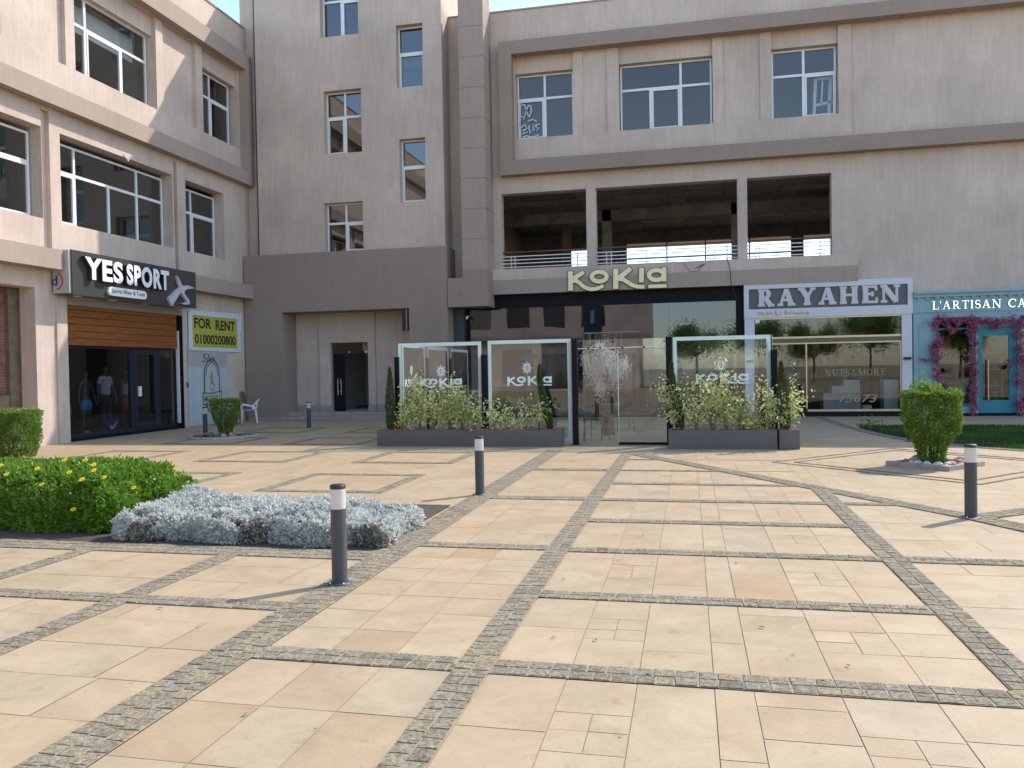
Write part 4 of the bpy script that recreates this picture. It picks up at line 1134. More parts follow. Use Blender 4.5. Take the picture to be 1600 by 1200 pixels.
# sign box with letters
ys = thing('shop_sign', 'charcoal box sign with raised white YES SPORT letters over the wooden shutter', 'sign', (-14.3, 19, 4))
SG = PX(XW+.55)
g = MB(); g.box(16.5, 21.41, 0, .49, 3.55, 4.61, SG); g.build('sign_box', M['sign_face'], ys)
g = MB(); g.box(16.44, 16.499, .04, .49, 3.58, 4.60, SG); g.build('side_panel', pbr('pale_side_panel', (.46, .42, .39), .6, .08), ys)
ft = (16.78, 19.97)
g = MB(); text_mesh(g, 'YES', SG, 16.76, 18.10, 3.93, 4.49, -.13, -.02, .046, 0, 1.12); text_mesh(g, 'SPORT', SG, 18.22, 19.97, 3.93, 4.49, -.13, -.02, .046, 0, 1.12); g.build('letter_side', M['letter_side'], ys)
g = MB(); text_mesh(g, 'YES', SG, 16.77, 18.09, 3.937, 4.483, -.137, -.1305, .042, 0, 1.12); text_mesh(g, 'SPORT', SG, 18.23, 19.96, 3.937, 4.483, -.137, -.1305, .042, 0, 1.12); g.build('letter_face', M['letter_white'], ys)
def pill(u0, u1, z0, z1):
    r = (z1-z0)/2; zc = (z0+z1)/2
    return arc(u1-r, zc, r, r, -90, 90, 10)+arc(u0+r, zc, r, r, 90, 270, 10)
g = MB(); g.prism(pill(17.62, 19.06, 3.62, 3.84), -.09, -.02, SG); g.build('tagline_plate', M['letter_white'], ys)
g = MB(); text_mesh(g, 'Sports Wear & Tools', SG, 17.71, 18.98, 3.66, 3.80, -.094, -.0905, .006); g.build('tagline_text', M['ink'], ys)
lg = MB()
e = lambda x, y: (at_x(95+x/7.273, 380+y/7.273, XW+.62).y, at_x(95+x/7.273, 380+y/7.273, XW+.62).z)
lg.stroke([e(1312, 370), e(1335, 430), e(1358, 490), e(1372, 520)], [.02, .09, .13, .11], -.10, -.02, SG)
lg.stroke([e(1235, 672), e(1290, 600), (e(1340, 540)), e(1385, 512), e(1440, 500), e(1510, 512)], [.26, .20, .16, .15, .10, .01], -.1006, -.02, SG)
lg.stroke([e(1400, 512), e(1378, 545), e(1390, 590), e(1420, 630), e(1440, 660), e(1440, 690)], [.14, .11, .10, .10, .12, .12], -.1012, -.02, SG)
lg.stroke([e(1442, 683), e(1400, 686), e(1365, 680)], [.08, .06, .01], -.1018, -.02, SG)
lg.build('emblem', pbr('grey_emblem', (.48, .48, .50), .35, .05), ys)
M['lens'] = pbr('downlight_lens', (.72, .70, .64), .4, .03)
for y in (16.95, 18.15, 19.45, 20.85):
    g = MB(); g.lathe([(0.001, 3.536), (.10, 3.536), (.10, 3.549), (0.001, 3.549)], 16, (XW+.30, y)); g.build('downlight', M['lens'], ys)
lo = MB(); SD = (lambda u, d, z: (XW+.55-.52+u, 16.44+d, z))
lo.stroke(arc(.10, 3.87, .20, .20, -80, 70, 12), .035, -.004, .0, SD); lo.build('logo_arc', pbr('red_print', (.42, .05, .06), .6, .05), ys)
lo = MB(); text_mesh(lo, 'd', SD, .0, .16, 3.76, 4.0, -.004, 0, .02); lo.build('logo_letter', pbr('blue_print', (.04, .05, .20), .6, .05), ys)
# banners
bn = thing('banner', 'white banner with yellow panel reading FOR RENT and a phone number', 'banner', (XW, 23.2, 2.9))
g = MB(); g.prism([(21.74, 2.34), (24.62, 2.31), (24.74, 3.62), (21.76, 3.54)], -.045, -.03, W); g.build('sheet', M['banner'], bn)
g = MB(); g.box(21.95, 24.42, -.048, -.0451, 2.44, 3.42, W); g.build('yellow_panel', M['yellow'], bn)
g = MB(); text_mesh(g, 'FOR', W, 22.03, 22.93, 3.02, 3.34, -.051, -.0481, .026); g.build('lettering', M['ink'], bn); g = MB(); text_mesh(g, 'RENT', W, 23.17, 24.30, 3.0, 3.32, -.051, -.0481, .026); g.build('lettering', M['ink'], bn); g = MB(); text_mesh(g, '01000200800', W, 22.05, 24.32, 2.54, 2.84, -.051, -.0481, .026); g.build('lettering', M['ink'], bn)
for y, z in ((21.8, 3.5), (22.6, 3.52), (23.4, 3.54), (24.6, 3.56), (24.62, 2.9), (24.55, 2.36), (21.8, 2.38)):
    g = MB(); g.box(y-.015, y+.015, -.05, -.0455, z-.015, z+.015, W); g.build('eyelet', M['ink_soft'], bn)
ps = thing('poster', 'grey white vinyl poster with an oval farm emblem under the rent banner', 'poster', (XW, 22.8, 1))
nn = 24; vs = []; fs = []
g = MB()
for i in range(nn):
    a, b = 21.70+2.1*i/nn, 21.70+2.1*(i+1)/nn
    da, db = -.02-.008*math.sin(i*1.1), -.02-.008*math.sin((i+1)*1.1)
    g.add([W(a, da, .03), W(b, db, .03), W(b, db, 1.83), W(a, da, 1.83)], [(0, 1, 2, 3)], True)
g.build('sheet', M['poster'], ps)
g = MB(); g.box(21.70, 23.8, -.026, -.018, 1.83, 2.33, W); g.build('faded_strip', M['poster_dirty'], ps)
g = MB(); c = (22.93, 1.55)
g.stroke(arc(c[0], 1.55, .40, .52, 180, 0, 16)+[(c[0]+.40, 1.0)], .05, -.034, -.0305, W); g.stroke([(c[0]-.40, 1.55), (c[0]-.40, 1.0)], .05, -.0343, -.0305, W)
g.stroke(arc(c[0], 1.55, .31, .42, 180, 0, 16), .018, -.034, -.0305, W)
g.stroke(arc(c[0], .72, .30, .34, 180, 360, 12), .05, -.034, -.0305, W)
g.stroke([(22.42, 1.02), (22.95, 1.0), (23.44, 1.06), (23.44, .70), (22.95, .63), (22.42, .66)], .03, -.0346, -.0305, W, closed=True)
g.stroke([(23.3, .52), (23.45, .40), (23.6, .36)], .05, -.034, -.0305, W)
text_mesh(g, 'Slo', W, 22.4, 23.1, 1.98, 2.24, -.034, -.0265, -.005, .3)
g.build('emblem', M['ink_soft'], ps)
g = MB(); text_mesh(g, 'MOEVIO', W, 22.50, 23.36, .74, .94, -.036, -.0305, .01)
g.stroke(arc(c[0], 1.22, .13, .13, 0, 340, 12), .03, -.0352, -.0305, W); g.stroke([(c[0], 1.3), (c[0]-.02, 1.5), (c[0]+.02, 1.7)], [.16, .12, .04], -.0355, -.0305, W); g.stroke([(c[0]+.02, 1.6), (c[0]-.16, 1.5)], .04, -.0358, -.0305, W)
g.build('emblem_text', M['ink_olive'], ps)
# ================================================================== FOLIAGE
def unit(v): return v/np.maximum(np.linalg.norm(v, axis=1, keepdims=True), 1e-9)
def leaf_arrays(P, A, size, aspect=.42, fold=.18):
    """P base points, A leaf axes, size lengths -> folded rhombic leaves (4 verts, 2 tris each)"""
    n = len(P); A = unit(A)
    r = rng.normal(size=(n, 3)); S = unit(np.cross(A, r)); U = unit(np.cross(S, A))
    s = np.asarray(size).reshape(-1, 1)
    b = P; tip = P+A*s; mid = P+A*s*.5
    l = mid+S*s*aspect*.5+U*s*fold; rr = mid-S*s*aspect*.5+U*s*fold
    V = np.stack([b, l, tip, rr], 1).reshape(-1, 3)
    i = np.arange(n)*4
    Fc = np.stack([np.stack([i, i+1, i+2], 1), np.stack([i, i+2, i+3], 1)], 1).reshape(-1, 3)
    return V, Fc
def leaves(name, P, A, size, m, parent, aspect=.42, fold=.18, tone=None, local=True):
    V, Fc = leaf_arrays(P, A, size, aspect, fold)
    if tone is None: tone = np.clip(rng.normal(.5, .2, len(P)), 0, 1)
    me = np_mesh(name, V, Fc, False, np.repeat(tone, 2))
    return link_mesh(name, me, m, parent, local)
M['leaf_bush'] = tone_mat('glossy_green_leaf', [(0, (.07, .155, .013)), (.5, (.155, .31, .026)), (1, (.30, .45, .05))], .42, .45, 3, 0, 0, transl=.35)
M['leaf_silver'] = tone_mat('silver_leaf', [(0, (.20, .15, .105)), (.1, (.30, .235, .17)), (.16, (.46, .47, .42)), (.6, (.68, .69, .64)), (1, (.88, .88, .83))], .45, .5, 3, 0, 0, transl=.3)
M['leaf_topiary'] = tone_mat('clipped_leaf', [(0, (.07, .135, .016)), (.5, (.16, .27, .035)), (1, (.33, .44, .08))], .5, .4, 3, 0, 0, transl=.3)
M['leaf_varieg'] = tone_mat('variegated_leaf', [(0, (.10, .17, .03)), (.3, (.24, .33, .08)), (.6, (.56, .59, .24)), (1, (.88, .85, .58))], .5, .4, 3, 0, 0, transl=.5)
M['leaf_cypress'] = tone_mat('cypress_leaf', [(0, (.03, .055, .012)), (1, (.085, .13, .03))], .6, .3, 3, 0, 0, transl=.15)
M['petal'] = tone_mat('magenta_petal', [(0, (.24, .05, .10)), (.5, (.44, .12, .21)), (1, (.64, .30, .40))], .7, .2, 3, 0, 0, transl=.25)
M['petal_white'] = tone_mat('white_petal', [(0, (.50, .47, .44)), (1, (.82, .80, .78))], .8, .2, 3, 0, 0, transl=.3)
M['petal_yellow'] = pbr('yellow_petal', (.80, .58, .02), .6, .05)
M['grass'] = tone_mat('lawn_blade', [(0, (.025, .06, .01)), (.6, (.055, .125, .02)), (1, (.14, .21, .05))], .6, .3, 3, 0, 0, transl=.3)
M['stone_white'] = pbr('white_stone', (.56, .53, .47), .75, .15, 9, .3, 30)
M['stone_red'] = pbr('red_stone', (.42, .13, .085), .75, .25, 9, .3, 30)
M['stone_tan'] = pbr('tan_stone', (.36, .27, .17), .8, .25, 9, .3, 30)
M['stone_grey'] = pbr('grey_stone', (.17, .15, .14), .8, .25, 9, .3, 30)
M['stone_green'] = pbr('green_stone', (.06, .14, .13), .75, .2, 9, .3, 30)

def bumpy(th, seed, k=5):
    r = np.random.default_rng(seed); v = np.zeros_like(th)
    for i in range(1, k): v += r.normal()*np.sin(i*th+r.uniform(0, 6.28))/i**.7
    return v
def mound(name, label, cat, x0, x1, y0, y1, h, n_clusters, per, lsize, m, seed, aspect=.42, edge=.25, lumps=.06, group=None, stemmat=None):
    """leafy mass with a lumpy top over a rectangular bed; each cluster is a rosette of leaves"""
    t = thing(name, label, cat, ((x0+x1)/2, (y0+y1)/2, 0), 0, group)
    r = np.random.default_rng(seed)
    cx, cy = (x1-x0)/2, (y1-y0)/2
    lx = r.uniform(-cx, cx, 26); ly = r.uniform(-cy, cy, 26); la = r.normal(0, 1, 26)*lumps; lr = r.uniform(.18, .42, 26)
    def top(x, y):
        e = np.minimum(cx-np.abs(x), cy-np.abs(y)); e = np.clip(e/edge, 0, 1)
        z = h*(.42+.58*np.sqrt(np.clip(1-(1-e)**2, 0, 1)))
        for a, b, c, d in zip(lx, ly, la, lr): z = z+c*np.exp(-((x-a)**2+(y-b)**2)/d**2)*e
        return np.maximum(z, .1)
    x = r.uniform(-cx, cx, n_clusters); y = r.uniform(-cy, cy, n_clusters)
    ns_ = int(n_clusters*.42); pick = r.uniform(0, 2*(cx+cy), ns_)*1.0
    dpt = np.abs(r.normal(0, .09, ns_))
    sx_ = pick < 2*cx
    x[:ns_] = np.where(sx_, pick-cx, cx-dpt); y[:ns_] = np.where(sx_, -cy+dpt, (pick-2*cx)-cy)
    # round the corners and make the outline uneven
    wob = .05*np.sin(x*7+seed)+.05*np.sin(y*9+seed*2)
    z = top(x, y)
    u = r.uniform(0, 1, n_clusters); near = np.minimum(cx-np.abs(x), cy-np.abs(y)) < .16
    zz = np.where(near, z*(.06+.94*u), z*(1-.22*u**2))
    eps = .03
    gx = (top(x+eps, y)-top(x-eps, y))/(2*eps); gy = (top(x, y+eps)-top(x, y-eps))/(2*eps)
    nrm = unit(np.stack([-gx, -gy, np.ones_like(gx)], 1)+r.normal(0, .22, (n_clusters, 3)))
    out = np.zeros((n_clusters, 3))
    out[:, 0] = np.where(np.abs(x) > cx-.16, np.sign(x), 0); out[:, 1] = np.where(np.abs(y) > cy-.16, np.sign(y), 0)
    side = near & (zz < z*.8)
    nrm[side] = unit(nrm[side]*.4+out[side]+np.array([0, 0, .35]))
    x = x+wob*np.sign(x)*(near); y = y+wob*near*np.sign(y)
    C = np.stack([x, y, zz], 1)
    P = np.repeat(C, per, 0); A = np.repeat(nrm, per, 0)*r.uniform(.25, 1.0, (n_clusters*per, 1))+r.normal(0, .62, (n_clusters*per, 3))
    P = P+r.normal(0, lsize*.22, P.shape)
    tone = np.clip(np.repeat(r.normal(.5, .16, n_clusters), per)+r.normal(0, .13, n_clusters*per), 0, 1)
    if m is M['leaf_silver']:      # bare brown twigs low on the front of the clump
        pb = np.sin(C[:, 0]*5.1+1)+np.sin(C[:, 0]*11.3)
        low = np.repeat((C[:, 2] < .09+.06*pb+r.normal(0, .03, len(C))) & (C[:, 1] < -cy+.22) & (pb > .45), per)
        low &= r.uniform(0, 1, len(low)) < .62
        tone = np.where(low, r.uniform(0, .13, len(tone)), np.clip(tone, .2, 1))
    leaves('foliage', P, A, r.uniform(.7, 1.25, len(P))*lsize, m, t, aspect, .12, tone)
    s = MB()
    for i in range(120):
        a = r.uniform(-cx+.02, cx-.02), r.uniform(-cy+.02, cy-.02)
        zt = float(top(np.array([a[0]]), np.array([a[1]]))[0])
        b = (a[0]+r.normal(0, .08), a[1]+r.normal(0, .08), zt*.85)
        s.tube([(a[0]*.97, a[1]*.97, 0), ((a[0]+b[0])/2+r.normal(0, .03), (a[1]+b[1])/2+r.normal(0, .03), zt*.45), b], [.010, .008, .004], 5)
    s.build('stem', stemmat or M['bark'], t, local=True)
    return t, top
bed = MB(); bed.add([(-11, 6.70, .012), (-2.76, 6.70, .012), (-2.76, 9.1, .012), (-11, 9.1, .012)], [(0, 1, 2, 3)])
tag(bed.build('soil', M['soil']), kind='structure')
gb, gtop = mound('flowering_shrub', 'low dense bright green shrub mass with a few yellow daisies, left of the silver plants', 'shrub', -10.4, -5.76, 6.98, 8.55, .655, 9000, 11, .052, M['leaf_bush'], 3, .38, .75, .06)
gc = Vector(((-10.4-5.76)/2, (6.98+8.55)/2, 0))
for (px, py) in ((102, 722), (135, 722), (148, 729), (148, 738), (110, 741), (130, 752), (164, 749), (210, 765), (275, 735), (116, 799), (28, 716), (8, 716), (12, 744), (60, 735), (279, 714), (67, 760), (3, 730)):
    y_ = 8.9 if py < 735 else (8.0 if py < 760 else 7.05)
    # walk along the view ray until it meets the leafy top
    d_ = ray(px, py); best = None
    for k in range(400):
        s_ = 6.6+k*.008; p = Vector((0, 0, EYE))+d_*(s_/d_.y)
        lx_, ly_ = p.x-gc.x, p.y-gc.y
        if abs(lx_) < 2.3 and abs(ly_) < .77 and p.z < float(gtop(np.array([lx_]), np.array([ly_]))[0])+.03: best = p; break
    if best is None: continue
    q = best-gc; fl = MB()
    for i in range(9):
        a = 2*math.pi*i/9; ca, sa = math.cos(a), math.sin(a)
        n = Vector((.1, -.55, .8)).normalized(); e1 = n.orthogonal().normalized(); e2 = n.cross(e1)
        dv = e1*ca+e2*sa; pv = e1*-sa+e2*ca
        c_ = q+n*.03
        fl.add([c_+dv*.006, c_+dv*.02+pv*.007, c_+dv*.034, c_+dv*.02-pv*.007], [(0, 1, 2, 3)])
    fl.add([q+n*.034+e1*.008, q+n*.034+e2*.008, q+n*.034-e1*.008, q+n*.034-e2*.008], [(0, 1, 2, 3)])
    fl.build('flower', M['petal_yellow'], gb, local=True)
mound('silver_shrub', 'low silver leaved ground cover planted along the paving edge beside the green shrub', 'plant', -5.55, -2.72, 6.80, 8.05, .275, 6200, 11, .042, M['leaf_silver'], 9, .42, .30, .085)

def topiary(name, label, loc, H, prof, nl, lsize, seed, group='clipped bowl shaped shrubs', sprout=None, square=.0):
    """clipped vase shaped shrub; prof = [(height fraction, half width)]"""
    t = thing(name, label, 'shrub', loc, 0, group)
    r = np.random.default_rng(seed)
    hs = np.array([p[0] for p in prof])*H; ws = np.array([p[1] for p in prof])
    n = nl
    z = r.uniform(hs[0], hs[-1], n*2); keep = r.uniform(0, ws.max(), n*2) < np.interp(z, hs, ws); z = z[keep][:n]; n = len(z)
    th = r.uniform(0, 2*math.pi, n)
    cs, sn = np.cos(th), np.sin(th)
    sup = (np.abs(cs)**(2+square*4)+np.abs(sn)**(2+square*4))**(-1/(2+square*4))
    rad = np.interp(z, hs, ws)*sup*(1+.05*np.sin(5*th+seed+z*9)+.04*np.sin(9*th-z*14))
    top = r.uniform(0, 1, n) < .30
    f = np.where(top, np.sqrt(r.uniform(0, 1, n)), 1-.30*r.uniform(0, 1, n)**2.2)
    z = np.where(top, hs[-1]-r.uniform(0, .07, n)+.018*np.sin(7*th), z)
    rad = np.where(top, np.interp(hs[-1], hs, ws)*sup, rad)*f
    P = np.stack([rad*cs, rad*sn, z], 1)
    A = np.stack([cs*.7, sn*.7, np.where(top, 1.0, .25)], 1)+r.normal(0, .55, (n, 3))
    cl = .5+.22*np.sin(P[:, 0]*17+seed)*np.sin(P[:, 1]*15)*np.cos(P[:, 2]*16)
    tone = np.clip(cl+r.normal(0, .17, n)+np.where(top, .12, 0), 0, 1)
    if sprout:
        for (sx, sy, k, hh) in sprout:
            q = np.stack([r.normal(sx, k*.5, 260), r.normal(sy, k*.5, 260), hs[-1]+np.abs(r.normal(0, hh*.5, 260))], 1)
            P = np.vstack([P, q]); A = np.vstack([A, r.normal(0, .6, (260, 3))+np.array([0, 0, .6])]); tone = np.append(tone, np.clip(r.normal(.72, .15, 260), 0, 1))
    leaves('crown', P, A, r.uniform(.7, 1.25, len(P))*lsize, M['leaf_topiary'], t, .5, .12, tone)
    s = MB()
    for i in range(9):
        a = r.uniform(0, 6.28); w0 = r.uniform(.02, .11); w1 = ws.max()*r.uniform(.3, .75)
        s.tube([(w0*math.cos(a), w0*math.sin(a), 0), (w0*1.5*math.cos(a), w0*1.5*math.sin(a), H*.3), (w1*math.cos(a+.2), w1*math.sin(a+.2), H*.85)], [.017, .013, .006], 6)
    s.build('trunk', M['bark'], t, local=True)
    return t
topiary('clipped_shrub', 'bright green clipped bowl shaped shrub in a stone ringed bed before the roastery', (3.60, 13.42, 0), 1.16, [(.03, .15), (.2, .17), (.32, .225), (.45, .325), (.6, .37), (.97, .37)], 15000, .048, 5, sprout=[(-.14, .0, .16, .2), (-.05, .0, .1, .14), (.1, .05, .05, .08), (.3, .05, .05, .05)], square=.25)
topiary('clipped_shrub', 'dark green clipped bowl shaped shrub in shade before the rent banner', (-11.45, 18.35, 0), .98, [(.10, .12), (.3, .18), (.5, .27), (.75, .32), (.97, .33)], 9000, .042, 6, square=.15)
topiary('clipped_shrub', 'sunlit boxy clipped shrub at the left edge beyond the yellow daisies', (at_y(57, 660, 13.3).x-.47, 13.3, 0), .97, [(.05, .27), (.25, .31), (.6, .36), (.97, .36)], 16000, .042, 7, sprout=[(.0, .0, .2, .06)], square=.5)

# stones and kerbs round the two beds ----------------------------------
kb = thing('bed_kerb', 'low square stone kerb set diamond-wise round the roastery shrub', 'kerb', (3.64, 13.42, 0))
g = MB(); hd = .70
pts = [(3.64-hd, 13.42), (3.64, 13.42-hd), (3.64+hd, 13.42), (3.64, 13.42+hd)]
for i in range(4):
    a, b = np.array(pts[i]), np.array(pts[(i+1) % 4]); d_ = (b-a)/np.linalg.norm(b-a); n_ = np.array([-d_[1], d_[0]])
    a = a+d_*.004; b = b-d_*.004
    q = [a, b, b+n_*.09-d_*.09, a+n_*.09+d_*.09]
    g.add([(*p, .004) for p in q]+[(*p, .075) for p in q], [(3, 2, 1, 0), (4, 5, 6, 7), (0, 1, 5, 4), (1, 2, 6, 5), (2, 3, 7, 6), (3, 0, 4, 7)])
g.build('kerb', M['curb'], kb)
g = MB(); g.add([(3.64-.6, 13.42, .03), (3.64, 12.82, .03), (4.24, 13.42, .03), (3.64, 14.02, .03)], [(0, 1, 2, 3)]); g.build('soil', M['soil'], kb)
kb = thing('bed_kerb', 'low round stone edging under the shaded shrub by the rent banner', 'kerb', (-11.6, 18.45, 0))
g = MB(); g.lathe([(.86, .004), (.86, .05), (.80, .06), (.78, .03)], 28, (-11.6, 18.45)); g.build('kerb', M['curb'], kb)
g = MB(); g.lathe([(.79, .028), (.0, .03)], 28, (-11.6, 18.45)); g.build('soil', M['soil'], kb)
def rock_mesh(seed, sx, sy, sz):
    r = np.random.default_rng(seed)
    b = MB(); pr = []
    m = 7
    vs = []; fs = []
    nlat, nlon = 7, 11
    for i in range(nlat+1):
        ph = math.pi*i/nlat-math.pi/2
        for j in range(nlon):
            th = 2*math.pi*j/nlon
            v = np.array([math.cos(ph)*math.cos(th), math.cos(ph)*math.sin(th), math.sin(ph)])
            k = 1+.12*math.sin(3*v[0]+seed)+.10*math.sin(4*v[1]+seed*1.7)+.09*math.sin(5*v[2]+seed*.6)
            vs.append((v[0]*sx*k, v[1]*sy*k, v[2]*sz*k+sz*.75))
    for i in range(nlat):
        for j in range(nlon):
            a, c = i*nlon+j, i*nlon+(j+1) % nlon
            fs.append((a, c, c+nlon, a+nlon))
    b.add(vs, fs, True); return b
rk = [('white', 'stone_white'), ('red', 'stone_red'), ('tan', 'stone_tan'), ('grey', 'stone_grey'), ('green', 'stone_green')]
def rock(x, y, z, c, sz, seed, lab, group):
    b = rock_mesh(seed, sz, sz*.8, sz*.62)
    o = b.build('stone', M[dict(rk)[c]]); o.location = (x, y, z); o.rotation_euler = (0, 0, seed*1.3)
    tag(o, lab, 'stone', group)
RR = random.Random(4)
spots = [(-.40, .02, 'red', .07), (-.24, .06, 'tan', .12), (-.06, -.36, 'white', .075), (-.18, -.28, 'white', .07), (-.28, -.16, 'white', .065), (.08, -.38, 'white', .07), (.16, -.28, 'white', .075),
         (.27, -.22, 'red', .09), (.14, -.46, 'red', .06), (.36, -.10, 'white', .07), (.45, -.04, 'red', .06), (.42, .10, 'tan', .10), (.30, -.02, 'red', .08), (-.34, -.06, 'white', .06), (.02, -.5, 'white', .05), (.25, -.34, 'white', .055), (.50, .04, 'white', .05), (-.12, -.42, 'white', .05)]
wl = {'white': 'pale rounded stone among those round the roastery shrub', 'red': 'reddish stone among those round the roastery shrub', 'tan': 'large tan stone beside the roastery shrub'}
for i, (a, b, c, s_) in enumerate(spots): rock(3.64+a, 13.42+b, .03, c, s_, i+1, wl[c], {'white': 'pale stones round the roastery shrub', 'red': 'red stones round the roastery shrub', 'tan': 'tan stones round the roastery shrub'}[c])
spots = [(-.62, -.16, 'tan', .09), (-.5, -.3, 'tan', .08), (-.34, -.42, 'grey', .08), (-.2, -.3, 'grey', .09), (-.02, -.48, 'green', .08), (.1, -.46, 'green', .09), (.28, -.42, 'tan', .08), (.4, -.28, 'tan', .09), (.52, -.32, 'tan', .06), (.6, -.1, 'grey', .08), (.72, -.12, 'grey', .06), (.48, .0, 'tan', .09), (-.3, -.1, 'grey', .1), (-.55, .1, 'tan', .07), (.3, -.15, 'tan', .07)]
wl = {'tan': 'tan stone among those under the shaded shrub by the rent banner', 'grey': 'dark stone among those under the shaded shrub by the rent banner', 'green': 'greenish stone at the front under the shaded shrub'}
for i, (a, b, c, s_) in enumerate(spots): rock(-11.6+a, 18.45+b, .03, c, s_, i+31, wl[c], {'tan': 'tan stones under the shaded shrub', 'grey': 'dark stones under the shaded shrub', 'green': 'green stones under the shaded shrub'}[c])

# lawn -----------------------------------------------------------------
lp = [(4.05, 21.3), (4.08, 20.4), (4.25, 18.8), (4.62, 17.55), (5.3, 16.25), (6.4, 15.1), (8.5, 14.6), (15, 14.4), (15, 21.3)]
g = MB(); g.prism([(a, b) for a, b in lp], .0, .0)
gl = MB(); gl.add([(a, b, .014) for a, b in lp], [tuple(range(len(lp)))])
tag(gl.build('lawn_soil', M['soil']), kind='structure')
from mathutils.geometry import intersect_point_tri_2d
def inside(x, y):
    c = np.zeros(len(x), bool); n = len(lp); j = n-1
    for i in range(n):
        xi, yi = lp[i]; xj, yj = lp[j]
        cond = ((yi > y) != (yj > y)) & (x < (xj-xi)*(y-yi)/(yj-yi+1e-12)+xi)
        c ^= cond; j = i
    return c
n = 60000
x = rng.uniform(4.0, 12.5, n); y = rng.uniform(14.4, 21.25, n); k = inside(x, y); x, y = x[k], y[k]
P = np.stack([x, y, np.full(len(x), .012)], 1); A = rng.normal(0, .35, (len(x), 3))+np.array([0, 0, 1])
tn = np.clip(.45+.2*np.sin(x*3)*np.sin(y*2.3)+rng.normal(0, .2, len(x)), 0, 1)
V, Fc = leaf_arrays(P, A, rng.uniform(.05, .10, len(x)), .22, .03)
o = link_mesh('grass', np_mesh('grass', V, Fc, False, np.repeat(tn, 2)), M['grass']); o['kind'] = 'stuff'
# small weed at the lawn corner
wd = thing('weed', 'small straggly weed growing at the near left corner of the lawn', 'plant', (4.25, 20.9, 0))
P = np.abs(rng.normal(0, .12, (160, 3))); P[:, :2] = rng.normal(0, .16, (160, 2)); leaves('foliage', P, rng.normal(0, .6, (160, 3))+np.array([0, 0, .5]), rng.uniform(.05, .1, 160), M['leaf_topiary'], wd)

# ================================================================== GLASS ENCLOSURE
YG = 16.6; E = PY(YG)
SXL = -6.1; SXR = 1.6
def post(P, c, h, w, lab):
    t = thing('screen_post', lab, 'post', P(c, .04, 0))
    g = MB(); g.bbox(c-w/2, c+w/2, -.06, .08, 0, h, .006, P); g.build('post', M['black_alu'], t)
    g = MB(); g.box(c-w/2-.02, c+w/2+.02, -.08, .10, .004, .02, P); g.build('base_plate', M['black_alu'], t)
    return t
def panel(P, u0, u1, z0, z1, lab, logo=None, group=None, sun_=True):
    t = thing('glass_screen', lab, 'glass screen', P((u0+u1)/2, 0, 0), 0, group)
    g = MB(); g.box(u0, u1, -.006, .006, z0, z1, P); g.build('pane', M['screen_glass'], t)
    g = MB(); b_ = .075
    for d0, d1 in ((-.0085, -.0065),):
        g.box(u0, u0+b_, d0, d1, z0, z1, P); g.box(u1-b_, u1, d0, d1, z0, z1, P); g.box(u0+b_, u1-b_, d0, d1, z1-b_, z1, P); g.box(u0+b_, u1-b_, d0, d1, z0, z0+b_, P)
    g.build('edge_film', M['mint_film'], t)
    if logo:
        a, b, zc, uc, zs_, r_ = logo
        g = MB(); put_wordmark(g, P, a, b, zc, -.0085, -.0065); sunlogo(g, P, uc, zs_, r_, -.0085, -.0065); g.build('printed_logo', M['mint'], t)
    return t
def mintfilm():
    m, t, b = nt('translucent_mint_film')
    b.inputs['Base Color'].default_value = (.74, .86, .86, 1); b.inputs['Roughness'].default_value = .45
    tr = N(t, 'ShaderNodeBsdfTranslucent'); tr.inputs['Color'].default_value = (.78, .90, .90, 1)
    tp = N(t, 'ShaderNodeBsdfTransparent'); tp.inputs['Color'].default_value = (.85, .95, .95, 1)
    a = N(t, 'ShaderNodeMixShader'); a.inputs[0].default_value = .5; c = N(t, 'ShaderNodeMixShader'); c.inputs[0].default_value = .22
    t.links.new(b.outputs[0], a.inputs[1]); t.links.new(tr.outputs[0], a.inputs[2]); t.links.new(a.outputs[0], c.inputs[1]); t.links.new(tp.outputs[0], c.inputs[2])
    t.links.new(c.outputs[0], t.nodes['Material Output'].inputs['Surface']); return m
M['mint_film'] = mintfilm()
panel(E, -6.16, -4.30, .06, 2.19, 'glass screen panel with mint border and KOKIA print at the left end of the enclosure', (-5.68, -4.74, 1.33, -5.20, 1.575, .145))
panel(E, -4.16, -2.39, .06, 2.20, 'glass screen panel with mint border and KOKIA print just left of the glass gate', (-3.75, -2.80, 1.345, -3.32, 1.61, .145))
panel(E, -.32, 1.56, .06, 2.18, 'glass screen panel with mint border and KOKIA print right of the glass gate', (.12, 1.14, 1.335, .62, 1.595, .145))
post(E, -6.19, 1.90, .10, 'dark square post at the left front corner of the glass enclosure')
post(E, -4.235, 1.91, .13, 'dark square post between the two left glass screens')
post(E, -2.315, 2.20, .11, 'tall dark gate post on the left of the glass gate')
post(E, -.40, 2.19, .12, 'tall dark gate post on the right of the glass gate')
post(E, 1.62, 1.89, .12, 'dark square post at the right front corner of the glass enclosure')
SL = PX(SXL)
panel(SL, 16.66, 18.2, .06, 2.19, 'side glass screen with KOKIA print running back from the left corner of the enclosure', (16.80, 17.65, 1.33, 17.23, 1.61, .13))
panel(SL, 18.4, 20.1, .06, 2.17, 'middle side glass screen on the left flank of the enclosure'); panel(SL, 20.3, 22.0, .06, 2.15, 'rear side glass screen on the left flank of the enclosure')
for y_, nm in ((18.3, 'dark post behind the left glass screen, nearest of three in a row'), (20.2, 'dark post behind the left glass screen, middle of three in a row'), (22.1, 'dark post behind the left glass screen, farthest of three in a row')): post(SL, y_, 1.90, .11, nm)
SR = PX(SXR)
panel(SR, 16.68, 18.9, .06, 2.18, 'side glass screen on the right flank of the enclosure next to the roastery')
post(SR, 19.0, 1.88, .11, 'dark post at the back of the right side glass screen')
